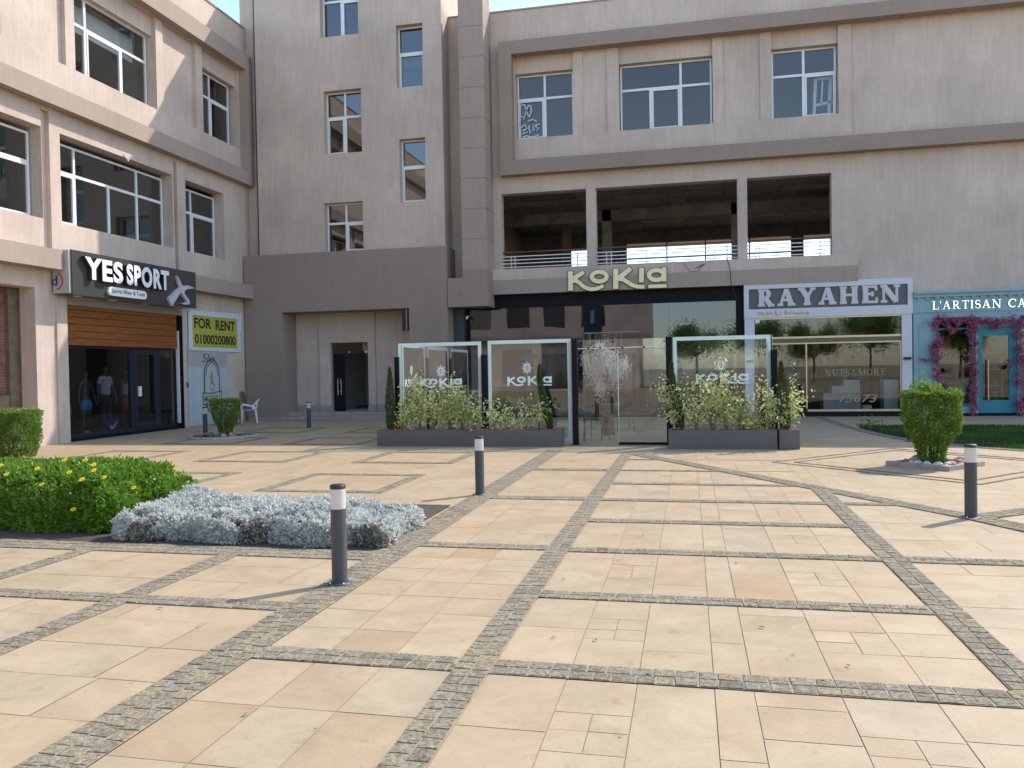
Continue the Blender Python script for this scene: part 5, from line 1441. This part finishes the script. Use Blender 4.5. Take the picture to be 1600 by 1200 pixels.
panel(SR, 19.1, 21.2, .06, 2.18, 'rear side glass screen on the right flank of the enclosure')
# gate
gt = thing('glass_gate', 'frameless glass gate with black hinges and a sliding leaf on a rail', 'gate', (-1.35, YG, 0))
g = MB(); g.box(-2.25, -1.43, .0, .012, .03, 1.96, E); g.build('gate_leaf', M['gate_glass'] if 'gate_glass' in M else M['screen_glass'], gt)
g = MB(); g.box(-1.42, -.46, .03, .042, .06, 2.17, E); g.box(-2.25, -1.42, .031, .043, 1.98, 2.17, E); g.build('fixed_pane', M['screen_glass'], gt)
g = MB(); g.tube([E(-2.25, -.02, 1.985), E(-.47, -.02, 2.0)], .012, 8); g.build('rail', M['silver'], gt)
g = MB()
for x_ in (-2.02, -1.78, -1.33, -.90): g.tube([E(x_, -.045, 1.99), E(x_, .05, 1.99)], .022, 10)
for x_, z_ in ((-1.56, 2.12), (-1.52, 2.12), (-1.56, 1.95), (-1.52, 1.95), (-2.22, 1.95), (-2.22, 2.12)): g.tube([E(x_, -.012, z_), E(x_, .03, z_)], .018, 8)
g.build('fitting', M['letter_side'], gt)
g = MB(); g.box(-1.43, -.46, .0, .07, .004, .055, E); g.build('floor_rail', M['black_alu'], gt)
g = MB(); g.tube([E(-2.2, -.04, 1.12), E(-2.2, .03, 1.12)], .045, 14); g.build('lock', M['letter_side'], gt)
g = MB(); g.box(-1.435, -1.422, -.002, .045, .06, 1.96, E); g.build('edge_strip', M['mint_film'], gt)
g = MB(); g.box(-2.40, -2.375, .0, .03, .25, 2.17, E); g.build('jamb_strip', pbr('pale_wood_strip', (.5, .4, .28), .6, .1), gt)
# planters -------------------------------------------------------------
def planter(x0, x1, y0, y1, h, lab):
    t = thing('planter_box', lab, 'planter', ((x0+x1)/2, (y0+y1)/2, 0), 0, 'long grey metal planter boxes')
    g = MB(); th = .025
    g.bbox(x0, x1, y0, y0+th, .005, h, .004); g.bbox(x0, x1, y1-th, y1, .005, h, .004); g.bbox(x0, x0+th, y0+th, y1-th, .005, h, .004); g.bbox(x1-th, x1, y0+th, y1-th, .005, h, .004)
    g.build('box', M['grey_planter'], t)
    nx, ny = int((x1-x0)/.05), 7; vs = []; fs = []
    for j in range(ny+1):
        for i in range(nx+1): vs.append((x0+th+(x1-x0-2*th)*i/nx, y0+th+(y1-y0-2*th)*j/ny, h-.012+random.uniform(-.02, .03)))
    for j in range(ny):
        for i in range(nx): a = j*(nx+1)+i; fs.append((a, a+1, a+nx+2, a+nx+1))
    g = MB(); g.add(vs, fs); g.build('mulch', M['terracotta'], t)
    return t
planter(-6.52, -2.55, 16.17, 16.52, .345, 'long grey planter box with red mulch in front of the two left glass screens')
planter(-.41, 1.585, 15.80, 16.18, .37, 'grey planter box with red mulch right of the glass gate')
planter(1.625, 1.99, 15.80, 16.18, .37, 'short grey planter box at the right end of the enclosure')
def varieg(loc, H, Wd, n, seed, lab, lean=(0, 0), tone0=.62, lsize=.072):
    t = thing('leafy_shrub', lab, 'plant', loc, 0, 'variegated shrubs in the planters')
    r = np.random.default_rng(seed)
    s = MB(); Ps = []; As = []
    ns = int(5+Wd*14)
    for i in range(ns):
        a = r.uniform(0, 6.28); h = H*r.uniform(.30, 1.0); w_ = Wd*r.uniform(.2, 1.25)
        p0 = np.array([r.normal(0, .03), r.normal(0, .03), 0]); p2 = np.array([w_*math.cos(a)+lean[0]*h, w_*.6*math.sin(a)+lean[1]*h, h])
        p1 = (p0+p2)/2+np.array([-p2[0]*.2, -p2[1]*.2, h*.12])
        s.tube([p0, p1, p2], [.007, .005, .002], 5)
        m_ = max(10, int(n/ns))
        tt = r.uniform(.22, 1.05, m_)[:, None]
        q = (1-tt)**2*p0+2*tt*(1-tt)*p1+tt**2*p2
        # side sprigs and drooping tips
        q = q+r.normal(0, .03, (m_, 3))+(r.normal(0, .075, (6, 3))[r.integers(0, 6, m_)])*(.5+tt)+np.array([0, 0, -.05])*tt**2
        Ps.append(q); As.append(r.normal(0, .7, (m_, 3))+np.array([math.cos(a)*.4, math.sin(a)*.3, -.15]))
    P = np.vstack(Ps); A = np.vstack(As); P[:, 2] = np.maximum(P[:, 2], .02)
    leaves('foliage', P, A, r.uniform(.6, 1.3, len(P))*lsize, M['leaf_varieg'], t, .55, .1, np.clip(r.normal(tone0, .24, len(P)), 0, 1))
    s.build('stem', M['bark'], t, local=True)
def vy(px, y): return at_y(px, 640, y).x
vlist = [(632, 16.4, .345, .80, .17, 420, 'sparse cream leaved shrub beside the cypress at the left end of the long planter'),
         (655, 16.33, .345, 1.12, .24, 800, 'tall cream leaved shrub second from the left in the long planter'),
         (678, 16.36, .345, .85, .20, 560, 'mid height cream leaved shrub third from the left in the long planter'),
         (702, 16.32, .345, .95, .26, 800, 'bushy cream leaved shrub in the middle of the left glass screen'),
         (722, 16.36, .345, .86, .22, 620, 'cream leaved shrub fifth from the left in the long planter'),
         (742, 16.33, .345, .70, .20, 420, 'drooping cream leaved shrub by the post between the left screens'),
         (771, 16.34, .345, .66, .11, 200, 'thin cream leaved shrub just right of the post between the left screens'),
         (793, 16.33, .345, .62, .12, 200, 'thin arching cream leaved shrub in the middle of the long planter'),
         (822, 16.34, .345, .50, .12, 150, 'very small cream leaved shrub left of the curved cypress'),
         (842, 16.32, .345, .66, .17, 330, 'round cream leaved shrub beside the curved cypress'),
         (1062, 15.98, .37, .92, .20, 460, 'cream leaved shrub leaning out over the gate post from the right planter'),
         (1085, 15.96, .37, .95, .26, 620, 'loose cream leaved shrub second in the right planter'),
         (1112, 16.0, .37, 1.18, .24, 640, 'tallest cream leaved shrub in front of the right screen print'),
         (1136, 15.95, .37, .92, .28, 760, 'bushy cream leaved shrub in the middle of the right planter'),
         (1160, 15.98, .37, .72, .24, 560, 'low cream leaved shrub fourth in the right planter'),
         (1204, 15.98, .37, .86, .20, 420, 'cream leaved shrub at the right corner post'),
         (1234, 15.96, .37, .98, .26, 640, 'cream leaved shrub in the short end planter spreading to the right')]
for i, (px, y_, z_, H, Wd, n, lab) in enumerate(vlist):
    varieg((vy(px, y_), y_, z_), H*1.10, Wd*1.12, int(n*.92), 50+i, lab, lean=(-.25, 0) if px == 1062 else (0, 0))
varieg((vy(1186, 15.98), 15.98, .37), .50, .24, 520, 90, 'low greener grey leaved shrub near the right corner of the planter', tone0=.3, lsize=.04)
def cypress(px, y_, z_, H, w_, seed, lab, bend=(0, 0)):
    loc = (vy(px, y_), y_, z_)
    t = thing('cypress', lab, 'cypress', loc, 0, 'slim cypresses in the planters')
    r = np.random.default_rng(seed); n = 2400
    h = r.uniform(0, 1, n)**1.15; th = r.uniform(0, 6.28, n)
    rad = w_*(np.sin(np.pi*np.clip(h*.86+.14, 0, 1))**.8*.85+.12)*(1-h*.55)*np.sqrt(r.uniform(.25, 1, n))
    P = np.stack([rad*np.cos(th)+bend[0]*np.sin(h*np.pi/2)**2+bend[1]*np.sin(h*np.pi), rad*np.sin(th), h*H], 1)
    A = np.stack([np.cos(th)*.35, np.sin(th)*.35, np.ones(n)], 1)+r.normal(0, .15, (n, 3))
    leaves('foliage', P, A, r.uniform(.6, 1.2, n)*.06, M['leaf_cypress'], t, .3, .05)
    s = MB(); s.tube([(0, 0, 0), (bend[1]*.7, 0, H*.4), (bend[0], 0, H*.9)], [.014, .01, .004], 6); s.build('trunk', M['bark'], t, local=True)
cypress(610, 16.36, .345, 1.30, .13, 1, 'slim dark cypress at the left end of the long planter')
cypress(859, 16.36, .345, 1.30, .10, 2, 'thin curved cypress at the right end of the long planter', (-.20, -.04))
cypress(1062, 15.98, .37, 1.28, .13, 3, 'slim cypress at the gate end of the right planter', (-.14, -.02))
cypress(1226, 15.98, .37, 1.25, .14, 4, 'slim cypress in the short end planter', (-.06, 0))
# inside the enclosure ---------------------------------------------------
fg = thing('hanging_flowers', 'cloud of white artificial blossom hanging behind the glass gate', 'flowers', (-1.6, 17.3, 0))
Ps = []; As = []
for (px, py, wx, wz, n) in ((928, 575, .17, .30, 900), (945, 560, .24, .30, 1100), (962, 580, .14, .24, 500), (938, 605, .10, .20, 420), (975, 570, .10, .20, 300), (915, 560, .09, .2, 260), (936, 540, .10, .1, 160)):
    c_ = at_y(px, py, 17.3); q = rng.normal(0, 1, (n, 3))*np.array([wx*.55, .14, wz*.5])+np.array([c_.x, c_.y, c_.z]); Ps.append(q); As.append(rng.normal(0, .5, (n, 3))+np.array([0, 0, -1.]))
P = np.vstack(Ps); leaves('blossom', P-np.array([-1.6, 17.3, 0]), np.vstack(As), rng.uniform(.03, .075, len(P)), M['petal_white'], fg, .38, .1)
g = MB()
for i in range(30):
    a = P[rng.integers(len(P))]; g.tube([(a[0], a[1], 2.32), (a[0]+random.uniform(-.05, .05), a[1], (2.32+a[2])/2), tuple(a)], .004, 5)
g.tube([(-2.2, 17.3, 2.33), (-1.0, 17.3, 2.33)], .015, 6)
g.build('twig', M['bark'], fg)
g = MB(); g.tube([(-2.22, 17.3, 0), (-2.22, 17.3, 2.34)], .02, 8); g.tube([(-.98, 17.3, 2.33), (-.98, 17.3, 2.0)], .012, 8); g.build('hanging_pole', M['chair_metal'], fg)
def metal_chair(loc, rz, lab):
    t = thing('metal_chair', lab, 'chair', loc, rz, 'metal chairs in the enclosure')
    g = MB()
    for i in range(5): g.box(-.2, .2, -.19+i*.08, -.13+i*.08, .44, .455)
    g.build('seat', M['chair_metal'], t, local=True)
    g = MB()
    for i in range(7): x_ = -.17+i*.0567; g.tube([(x_, .21, .47), (x_*1.05, .27, .80)], .007, 6)
    g.tube([(-.2, .27, .80), (.2, .27, .80)], .012, 8); g.build('backrest', M['chair_metal'], t, local=True)
    for sx in (-1, 1):
        for sy in (-1, 1):
            g = MB(); g.tube([(sx*.18, sy*.18, .44), (sx*.22, sy*.24, 0)], .012, 8); g.build('leg', M['chair_metal'], t, local=True)
metal_chair((-2.02, 17.75, .006), R_(165), 'dark metal slat chair close behind the left of the glass gate')
metal_chair((-1.62, 20.2, .006), R_(20), 'dark metal chair farther back behind the glass gate')
tb = thing('bistro_table', 'small round brown table between the chairs behind the gate', 'table', (-1.88, 19.0, .006))
g = MB(); g.lathe([(0, .70), (.30, .70), (.30, .73), (0, .73)], 24); g.build('table_top', M['brown_wood'], tb, local=True)
g = MB(); g.lathe([(.16, .0), (.14, .35), (.12, .70)], 20); g.build('pedestal', M['brown_wood'], tb, local=True)

# ================================================================== BOUGAINVILLEA
bv = thing('flower_garland', 'magenta blossom garland climbing round the teal cafe windows and door', 'flowers', (8.2, 25.5, 0))
runs = [([(1472, 498), (1520, 500), (1560, 503), (1600, 499)], .12, 800), ([(1465, 500), (1463, 560), (1466, 600), (1462, 640)], .15, 1300), ([(1519, 505), (1520, 560), (1523, 600), (1521, 650)], .13, 1300),
        ([(1594, 500), (1593, 560), (1592, 600), (1596, 650)], .15, 1100), ([(1600, 499), (1680, 496), (1760, 494)], .12, 700), ([(1470, 560), (1448, 562), (1436, 560)], .05, 60), ([(1478, 500), (1488, 520)], .07, 150), ([(1500, 500), (1492, 518)], .06, 120), ([(1532, 495), (1518, 520)], .08, 200), ([(1560, 498), (1556, 512)], .07, 160), ([(1480, 575), (1482, 580)], .05, 60), ([(1580, 570), (1575, 575)], .05, 50), ([(1470, 600), (1490, 604)], .08, 90)]
Ps = []; s = MB()
for pts, wd, n in runs:
    wp = [np.array(at_y(a, b, 25.46)) for a, b in pts]
    s.tube([tuple(p) for p in wp], .012, 6)
    seg = np.array([np.linalg.norm(b-a) for a, b in zip(wp[:-1], wp[1:])]); cum = np.concatenate([[0], np.cumsum(seg)])
    # blossoms sit in clumps with gaps between them
    wd *= .80; nc = max(3, int(cum[-1]/.045)); tc = rng.uniform(0, cum[-1], nc)
    per = max(8, int(1.7*n/nc))
    for t0 in tc:
        i = min(len(seg)-1, int(np.searchsorted(cum, t0)-1)); i = max(i, 0); f_ = (t0-cum[i])/seg[i]
        c_ = wp[i]*(1-f_)+wp[i+1]*f_+rng.normal(0, 1, 3)*np.array([wd*.48, .04, wd*.48])
        Ps.append(c_+rng.normal(0, 1, (per, 3))*np.array([wd*.40, .05, wd*.42]))
P = np.vstack(Ps); P[:, 1] = np.minimum(P[:, 1], 25.54)
leaves('blossom', P-np.array([8.2, 25.5, 0]), rng.normal(0, .8, (len(P), 3))+np.array([0, -.3, -.4]), rng.uniform(.035, .085, len(P)), M['petal'], bv, .45, .1)
s.build('twig', M['bark'], bv)

# ================================================================== BOLLARDS
b0 = thing('bollard_light', 'nearest charcoal bollard light, standing in front of the silver plants', 'bollard', (-2.585, 5.617, .012), 0, 'charcoal bollard lights')
g = MB(); g.lathe([(.058, .012), (.058, .565)], 28); g.build('post', M['bollard'], b0, local=True)
g = MB(); g.lathe([(.0, .014), (.058, .014), (.088, .012), (.090, .004), (.090, .0)], 28); g.build('base_flange', M['bollard'], b0, local=True)
g = MB(); g.lathe([(.0565, .565), (.0565, .715)], 28); g.build('lamp', M['lamp'], b0, local=True)
g = MB(); g.lathe([(.058, .715), (.059, .738), (.054, .745), (.0, .747)], 28); g.build('cap', M['letter_side'], b0, local=True)
for i in range(4):
    a = R_(45+90*i); g = MB(); g.lathe([(.007, .011), (.007, .022), (.0001, .023)], 8, (.075*math.cos(a), .075*math.sin(a))); g.build('bolt', M['silver'], b0, local=True)
for x_, y_, lab in ((-2.62, 9.91, 'charcoal bollard light on the paving band in front of the long planter'), (2.77, 8.976, 'charcoal bollard light at the right on the paving, in front of the roastery shrub'),
                    (-10.69, 21.39, 'charcoal bollard light in shade in front of the tower doorway steps'), (-12.31, 18.78, 'charcoal bollard light in shade left of the clipped shrub by the rent banner'), (4.30, 17.5, 'charcoal bollard light almost hidden behind the roastery shrub at the lawn edge')):
    c_ = copy_tree(b0); c_.location = (x_, y_, .008); c_['label'] = lab

# ================================================================== CHAIRS BY THE LEFT WALL
ch = thing('plastic_chair', 'white plastic armchair standing by the tower base near the rent banner', 'chair', (-13.85, 23.55, .006), R_(-62))
g = MB()
vs = []; fs = []
for i in range(9):
    for j in range(9):
        a, b = -1+2*i/8, -1+2*j/8; vs.append((a*.22, b*.21, .42-.02*(1-a*a)*(1-b*b)))
for i in range(8):
    for j in range(8): k_ = i*9+j; fs.append((k_, k_+1, k_+10, k_+9))
g.add(vs, fs, True); g.box(-.22, .22, -.215, -.195, .38, .42); g.build('seat', M['plastic_white'], ch, local=True)
g = MB(); vs = []; fs = []
for i in range(15):
    an = math.pi*(i/14)
    for j in range(5):
        z_ = .46+.30*j/4*(math.sin(an)*.75+.25); vs.append((.26*math.cos(an), .10+(.16+.05*j/4)*math.sin(an), z_))
for i in range(14):
    for j in range(4):
        if i in (2, 5, 8, 11) and j in (1, 2): continue
        k_ = i*5+j; fs.append((k_, k_+1, k_+6, k_+5))
g.add(vs, fs, True); g.tube([(.26*math.cos(math.pi*i/14), .10+.22*math.sin(math.pi*i/14), .53+.23*math.sin(math.pi*i/14)) for i in range(15)], .018, 8); g.build('backrest', M['plastic_white'], ch, local=True)
for sx in (-1, 1):
    g = MB(); g.tube([(sx*.265, .12, .54), (sx*.265, -.16, .60), (sx*.255, -.24, .57), (sx*.245, -.24, .42)], .02, 8); g.build('armrest', M['plastic_white'], ch, local=True)
    for sy in (-1, 1):
        g = MB(); g.tube([(sx*.22, sy*.2, .42), (sx*.25, sy*.25, 0)], [.026, .018], 8); g.build('leg', M['plastic_white'], ch, local=True)
ch = thing('wooden_chair', 'old brown wooden chair half hidden behind the shaded shrub', 'chair', (-13.95, 22.75, .006), R_(-75))
g = MB(); g.bbox(-.2, .2, -.2, .2, .42, .45, .008); g.build('seat', M['brown_wood'], ch, local=True)
g = MB(); g.bbox(-.2, .2, -.19, -.165, .30, .34, .004); g.bbox(-.19, -.165, -.16, .16, .18, .21, .004); g.bbox(.165, .19, -.16, .16, .18, .21, .004); g.build('stretcher', M['brown_wood'], ch, local=True)
for sx in (-1, 1):
    for sy in (-1, 1):
        g = MB(); g.bbox(sx*.18-.018, sx*.18+.018, sy*.18-.018, sy*.18+.018, 0, .419, .004); g.build('leg', M['brown_wood'], ch, local=True)
pk = thing('wood_plank', 'narrow brown plank leaning upright on the wall behind the white chair', 'plank', (-14.55, 24.6, .006))
g = MB(); g.add([(-.02, -.06, 0), (.03, -.06, 0), (.03, .06, 0), (-.02, .06, 0), (-.16, -.06, 1.0), (-.11, -.06, 1.0), (-.11, .06, 1.0), (-.16, .06, 1.0)], [(3, 2, 1, 0), (4, 5, 6, 7), (0, 1, 5, 4), (1, 2, 6, 5), (2, 3, 7, 6), (3, 0, 4, 7)]); g.build('board', pbr('red_brown_board', (.20, .075, .04), .7, .2, 8), pk, local=True)

# ================================================================== MANNEQUINS IN THE SPORTS SHOP
def skin_body(name, verts, edges, radii, m, parent):
    me = bpy.data.meshes.new(name); me.from_pydata(verts, edges, [])
    o = bpy.data.objects.new(name, me); COL.objects.link(o)
    sk = o.modifiers.new('s', 'SKIN'); sk.use_smooth_shade = True
    for i, r in enumerate(radii): me.skin_vertices[0].data[i].radius = (r, r) if not isinstance(r, tuple) else r
    me.skin_vertices[0].data[0].use_root = True
    sb = o.modifiers.new('u', 'SUBSURF'); sb.levels = 2; sb.render_levels = 2
    dg = bpy.context.evaluated_depsgraph_get(); nm = bpy.data.meshes.new_from_object(o.evaluated_get(dg))
    bpy.data.objects.remove(o)
    nm.name = name
    return link_mesh(name, nm, m, parent, True)
def mannequin(label, loc, H, bodym, parts, arm=0.0):
    t = thing('mannequin', label, 'mannequin', loc, R_(90), 'shop window mannequins')
    k = H/1.8
    v = [(0, 0, .95), (0, 0, 1.12), (0, 0, 1.32), (0, 0, 1.47), (0, .0, 1.54), (0, -.01, 1.62), (0, -.005, 1.74)]
    r = [(.15, .10), (.125, .085), (.15, .10), (.085, .07), (.05, .05), (.075, .085), (.072, .085)]
    e = [(0, 1), (1, 2), (2, 3), (3, 4), (4, 5), (5, 6)]
    for s in (-1, 1):
        n = len(v)
        v += [(s*.18, 0, 1.43), (s*(.25+arm*.06), -.01, 1.16), (s*(.26+arm*.12), -.06, .92), (s*(.26+arm*.13), -.08, .80)]; r += [(.055, .05), (.04, .04), (.03, .03), (.032, .022)]
        e += [(3, n), (n, n+1), (n+1, n+2), (n+2, n+3)]
        n = len(v)
        v += [(s*.10, 0, .86), (s*.11, -.01, .50), (s*.12, .01, .10), (s*.125, -.06, .03), (s*.13, -.14, .02)]; r += [(.088, .09), (.058, .06), (.038, .04), (.04, .03), (.03, .018)]
        e += [(0, n), (n, n+1), (n+1, n+2), (n+2, n+3), (n+3, n+4)]
    skin_body('body', [tuple(c*k for c in p) for p in v], e, [tuple(c*k for c in q) for q in r], bodym, t)
    for nm, mm, vv, rr, ee in parts(k): skin_body(nm, vv, ee, rr, mm, t)
    return t
def top_part(m, sleeves=False, z0=.98, loose=1.13):
    def f(k):
        v = [(0, 0, z0), (0, 0, 1.13), (0, 0, 1.32), (0, 0, 1.45)]; r = [(.155*loose, .11*loose), (.135*loose, .095*loose), (.155*loose, .108*loose), (.10, .085)]; e = [(0, 1), (1, 2), (2, 3)]
        if sleeves:
            for s in (-1, 1):
                n = len(v); v += [(s*.18, 0, 1.43), (s*.235, -.005, 1.25)]; r += [(.068, .065), (.062, .06)]; e += [(3, n), (n, n+1)]
        return [('shirt', m, [tuple(c*k for c in p) for p in v], [tuple(c*k for c in q) for q in r], e)]
    return f
def shorts_part(nm, m, zb=.62, loose=1.12):
    def f(k):
        v = [(0, 0, 1.02), (0, 0, .94)]; r = [(.145, .10), (.155*loose, .11*loose)]; e = [(0, 1)]
        for s in (-1, 1):
            n = len(v); v += [(s*.10, 0, .85), (s*.108, -.004, zb)]; r += [(.098*loose, .10*loose), (.085*loose, .088*loose)]; e += [(1, n), (n, n+1)]
        return [(nm, m, [tuple(c*k for c in p) for p in v], [tuple(c*k for c in q) for q in r], e)]
    return f
def bra(m):
    def f(k): return [('sports_bra', m, [(0, 0, 1.24*k), (0, 0, 1.36*k)], [(.152*k, .105*k), (.145*k, .10*k)], [(0, 1)])]
    return f
def joinp(*fs):
    return lambda k: sum([f(k) for f in fs], [])
mannequin('child mannequin in a pink top at the left end of the sports shop window', (XW-.36, 17.13, .06), 1.32, M['mann'], joinp(top_part(M['pink']), shorts_part('trousers', M['navy_cloth'], .2, 1.0)))
mannequin('dark mannequin in blue bra and blue shorts in the sports shop window', (XW-.45, 18.0, .06), 1.72, M['mann_dark'], joinp(bra(M['blue']), shorts_part('shorts', M['blue'], .66)), .4)
mannequin('dark mannequin in a pale lilac tee in the middle of the sports shop window', (XW-.5, 18.78, .06), 1.86, M['mann_dark'], joinp(top_part(M['lilac'], True, .96, 1.2), shorts_part('trousers', M['navy_cloth'], .2, 1.0)), .6)
mannequin('dark mannequin in a grey vest behind the glass door of the sports shop', (XW-.8, 20.0, .06), 1.75, M['mann_dark'], joinp(top_part(pbr('grey_vest', (.42, .45, .48), .8, .2, 6)), shorts_part('shorts', pbr('red_shorts', (.32, .03, .02), .8, .1), .5)))
bg_ = thing('shopping_bag', 'blue shopping bag with a white tick standing in the sports shop window', 'bag', (XW-.5, 18.95, .07))
g = MB(); g.prism([(18.78, .09), (19.14, .09), (19.2, .42), (18.74, .42)], .42, .58, W); g.build('bag', M['bag_blue'], bg_)
g = MB(); g.stroke([(18.84, .27), (18.88, .20), (18.94, .20), (19.02, .27), (19.12, .38)], [.02, .05, .055, .035, .006], .412, .4185, W); g.build('tick', M['letter_white'], bg_)
bl = thing('ball', 'small yellow green ball on the sports shop window floor', 'ball', (XW-.45, 18.0, .06))
g = MB(); g.lathe([(.075*math.sin(a), .075-.075*math.cos(a)) for a in np.linspace(0.001, math.pi-.001, 12)], 18); g.build('shell', pbr('lime_ball', (.35, .36, .05), .6, .1), bl, local=True)
# plaza debris : a few dry leaves on the slabs
lf = []
for i, (px, py) in enumerate(((384, 1116), (1240, 1022), (1303, 832), (1285, 1064), (310, 978), (1012, 1054), (865, 995), (305, 866), (348, 700), (455, 746), (1150, 880), (1430, 905), (560, 955), (700, 1060), (1325, 1040), (930, 1000), (1190, 980), (250, 950), (880, 905), (1020, 880))):
    p = at_z(px, py, .012); a = random.uniform(0, 6.28); l = random.uniform(.012, .026)
    g = MB(); c_, s__ = math.cos(a), math.sin(a)
    g.add([(-l*c_, -l*s__, .001), (s__*l*.4, -c_*l*.4, .006), (l*c_, l*s__, .002), (-s__*l*.4, c_*l*.4, .007)], [(0, 1, 2, 3)])
    o = g.build('dry_leaf', M['stone_grey']); o.location = p; tag(o, 'tiny dark dry leaf lying on the pale paving slabs', 'leaf', 'dry leaves on the paving')
# trees and far ground behind the camera are mirrored in the shop glass
def tree(loc, H, seed, lab):
    t = thing('tree', lab, 'tree', loc, 0, 'trees across the square')
    r = np.random.default_rng(seed); s = MB()
    s.tube([(0, 0, 0), (.05, .03, H*.3), (.0, .0, H*.55)], [.13, .10, .07], 8); P = []
    for i in range(14):
        a = r.uniform(0, 6.28); e = np.array([math.cos(a)*H*.3, math.sin(a)*H*.3, H*r.uniform(.6, .95)]); s.tube([(0, 0, H*.45), tuple(e*.55+np.array([0, 0, H*.2])), tuple(e)], [.05, .03, .012], 6)
        P.append(e+r.normal(0, H*.10, (900, 3)))
    P = np.vstack(P); leaves('crown', P, r.normal(0, 1, (len(P), 3)), r.uniform(.12, .24, len(P)), M['leaf_topiary'], t)
    s.build('trunk', M['bark'], t, local=True)
for i, (x_, y_, H) in enumerate(((0.5, -27, 5.0), (6, -31, 6.0), (11, -26, 4.6), (17, -32, 6.4), (24, -29, 5.5))):
    tree((x_, y_, 0), H, 200+i, 'leafy tree across the square, seen only mirrored in the shop glass')
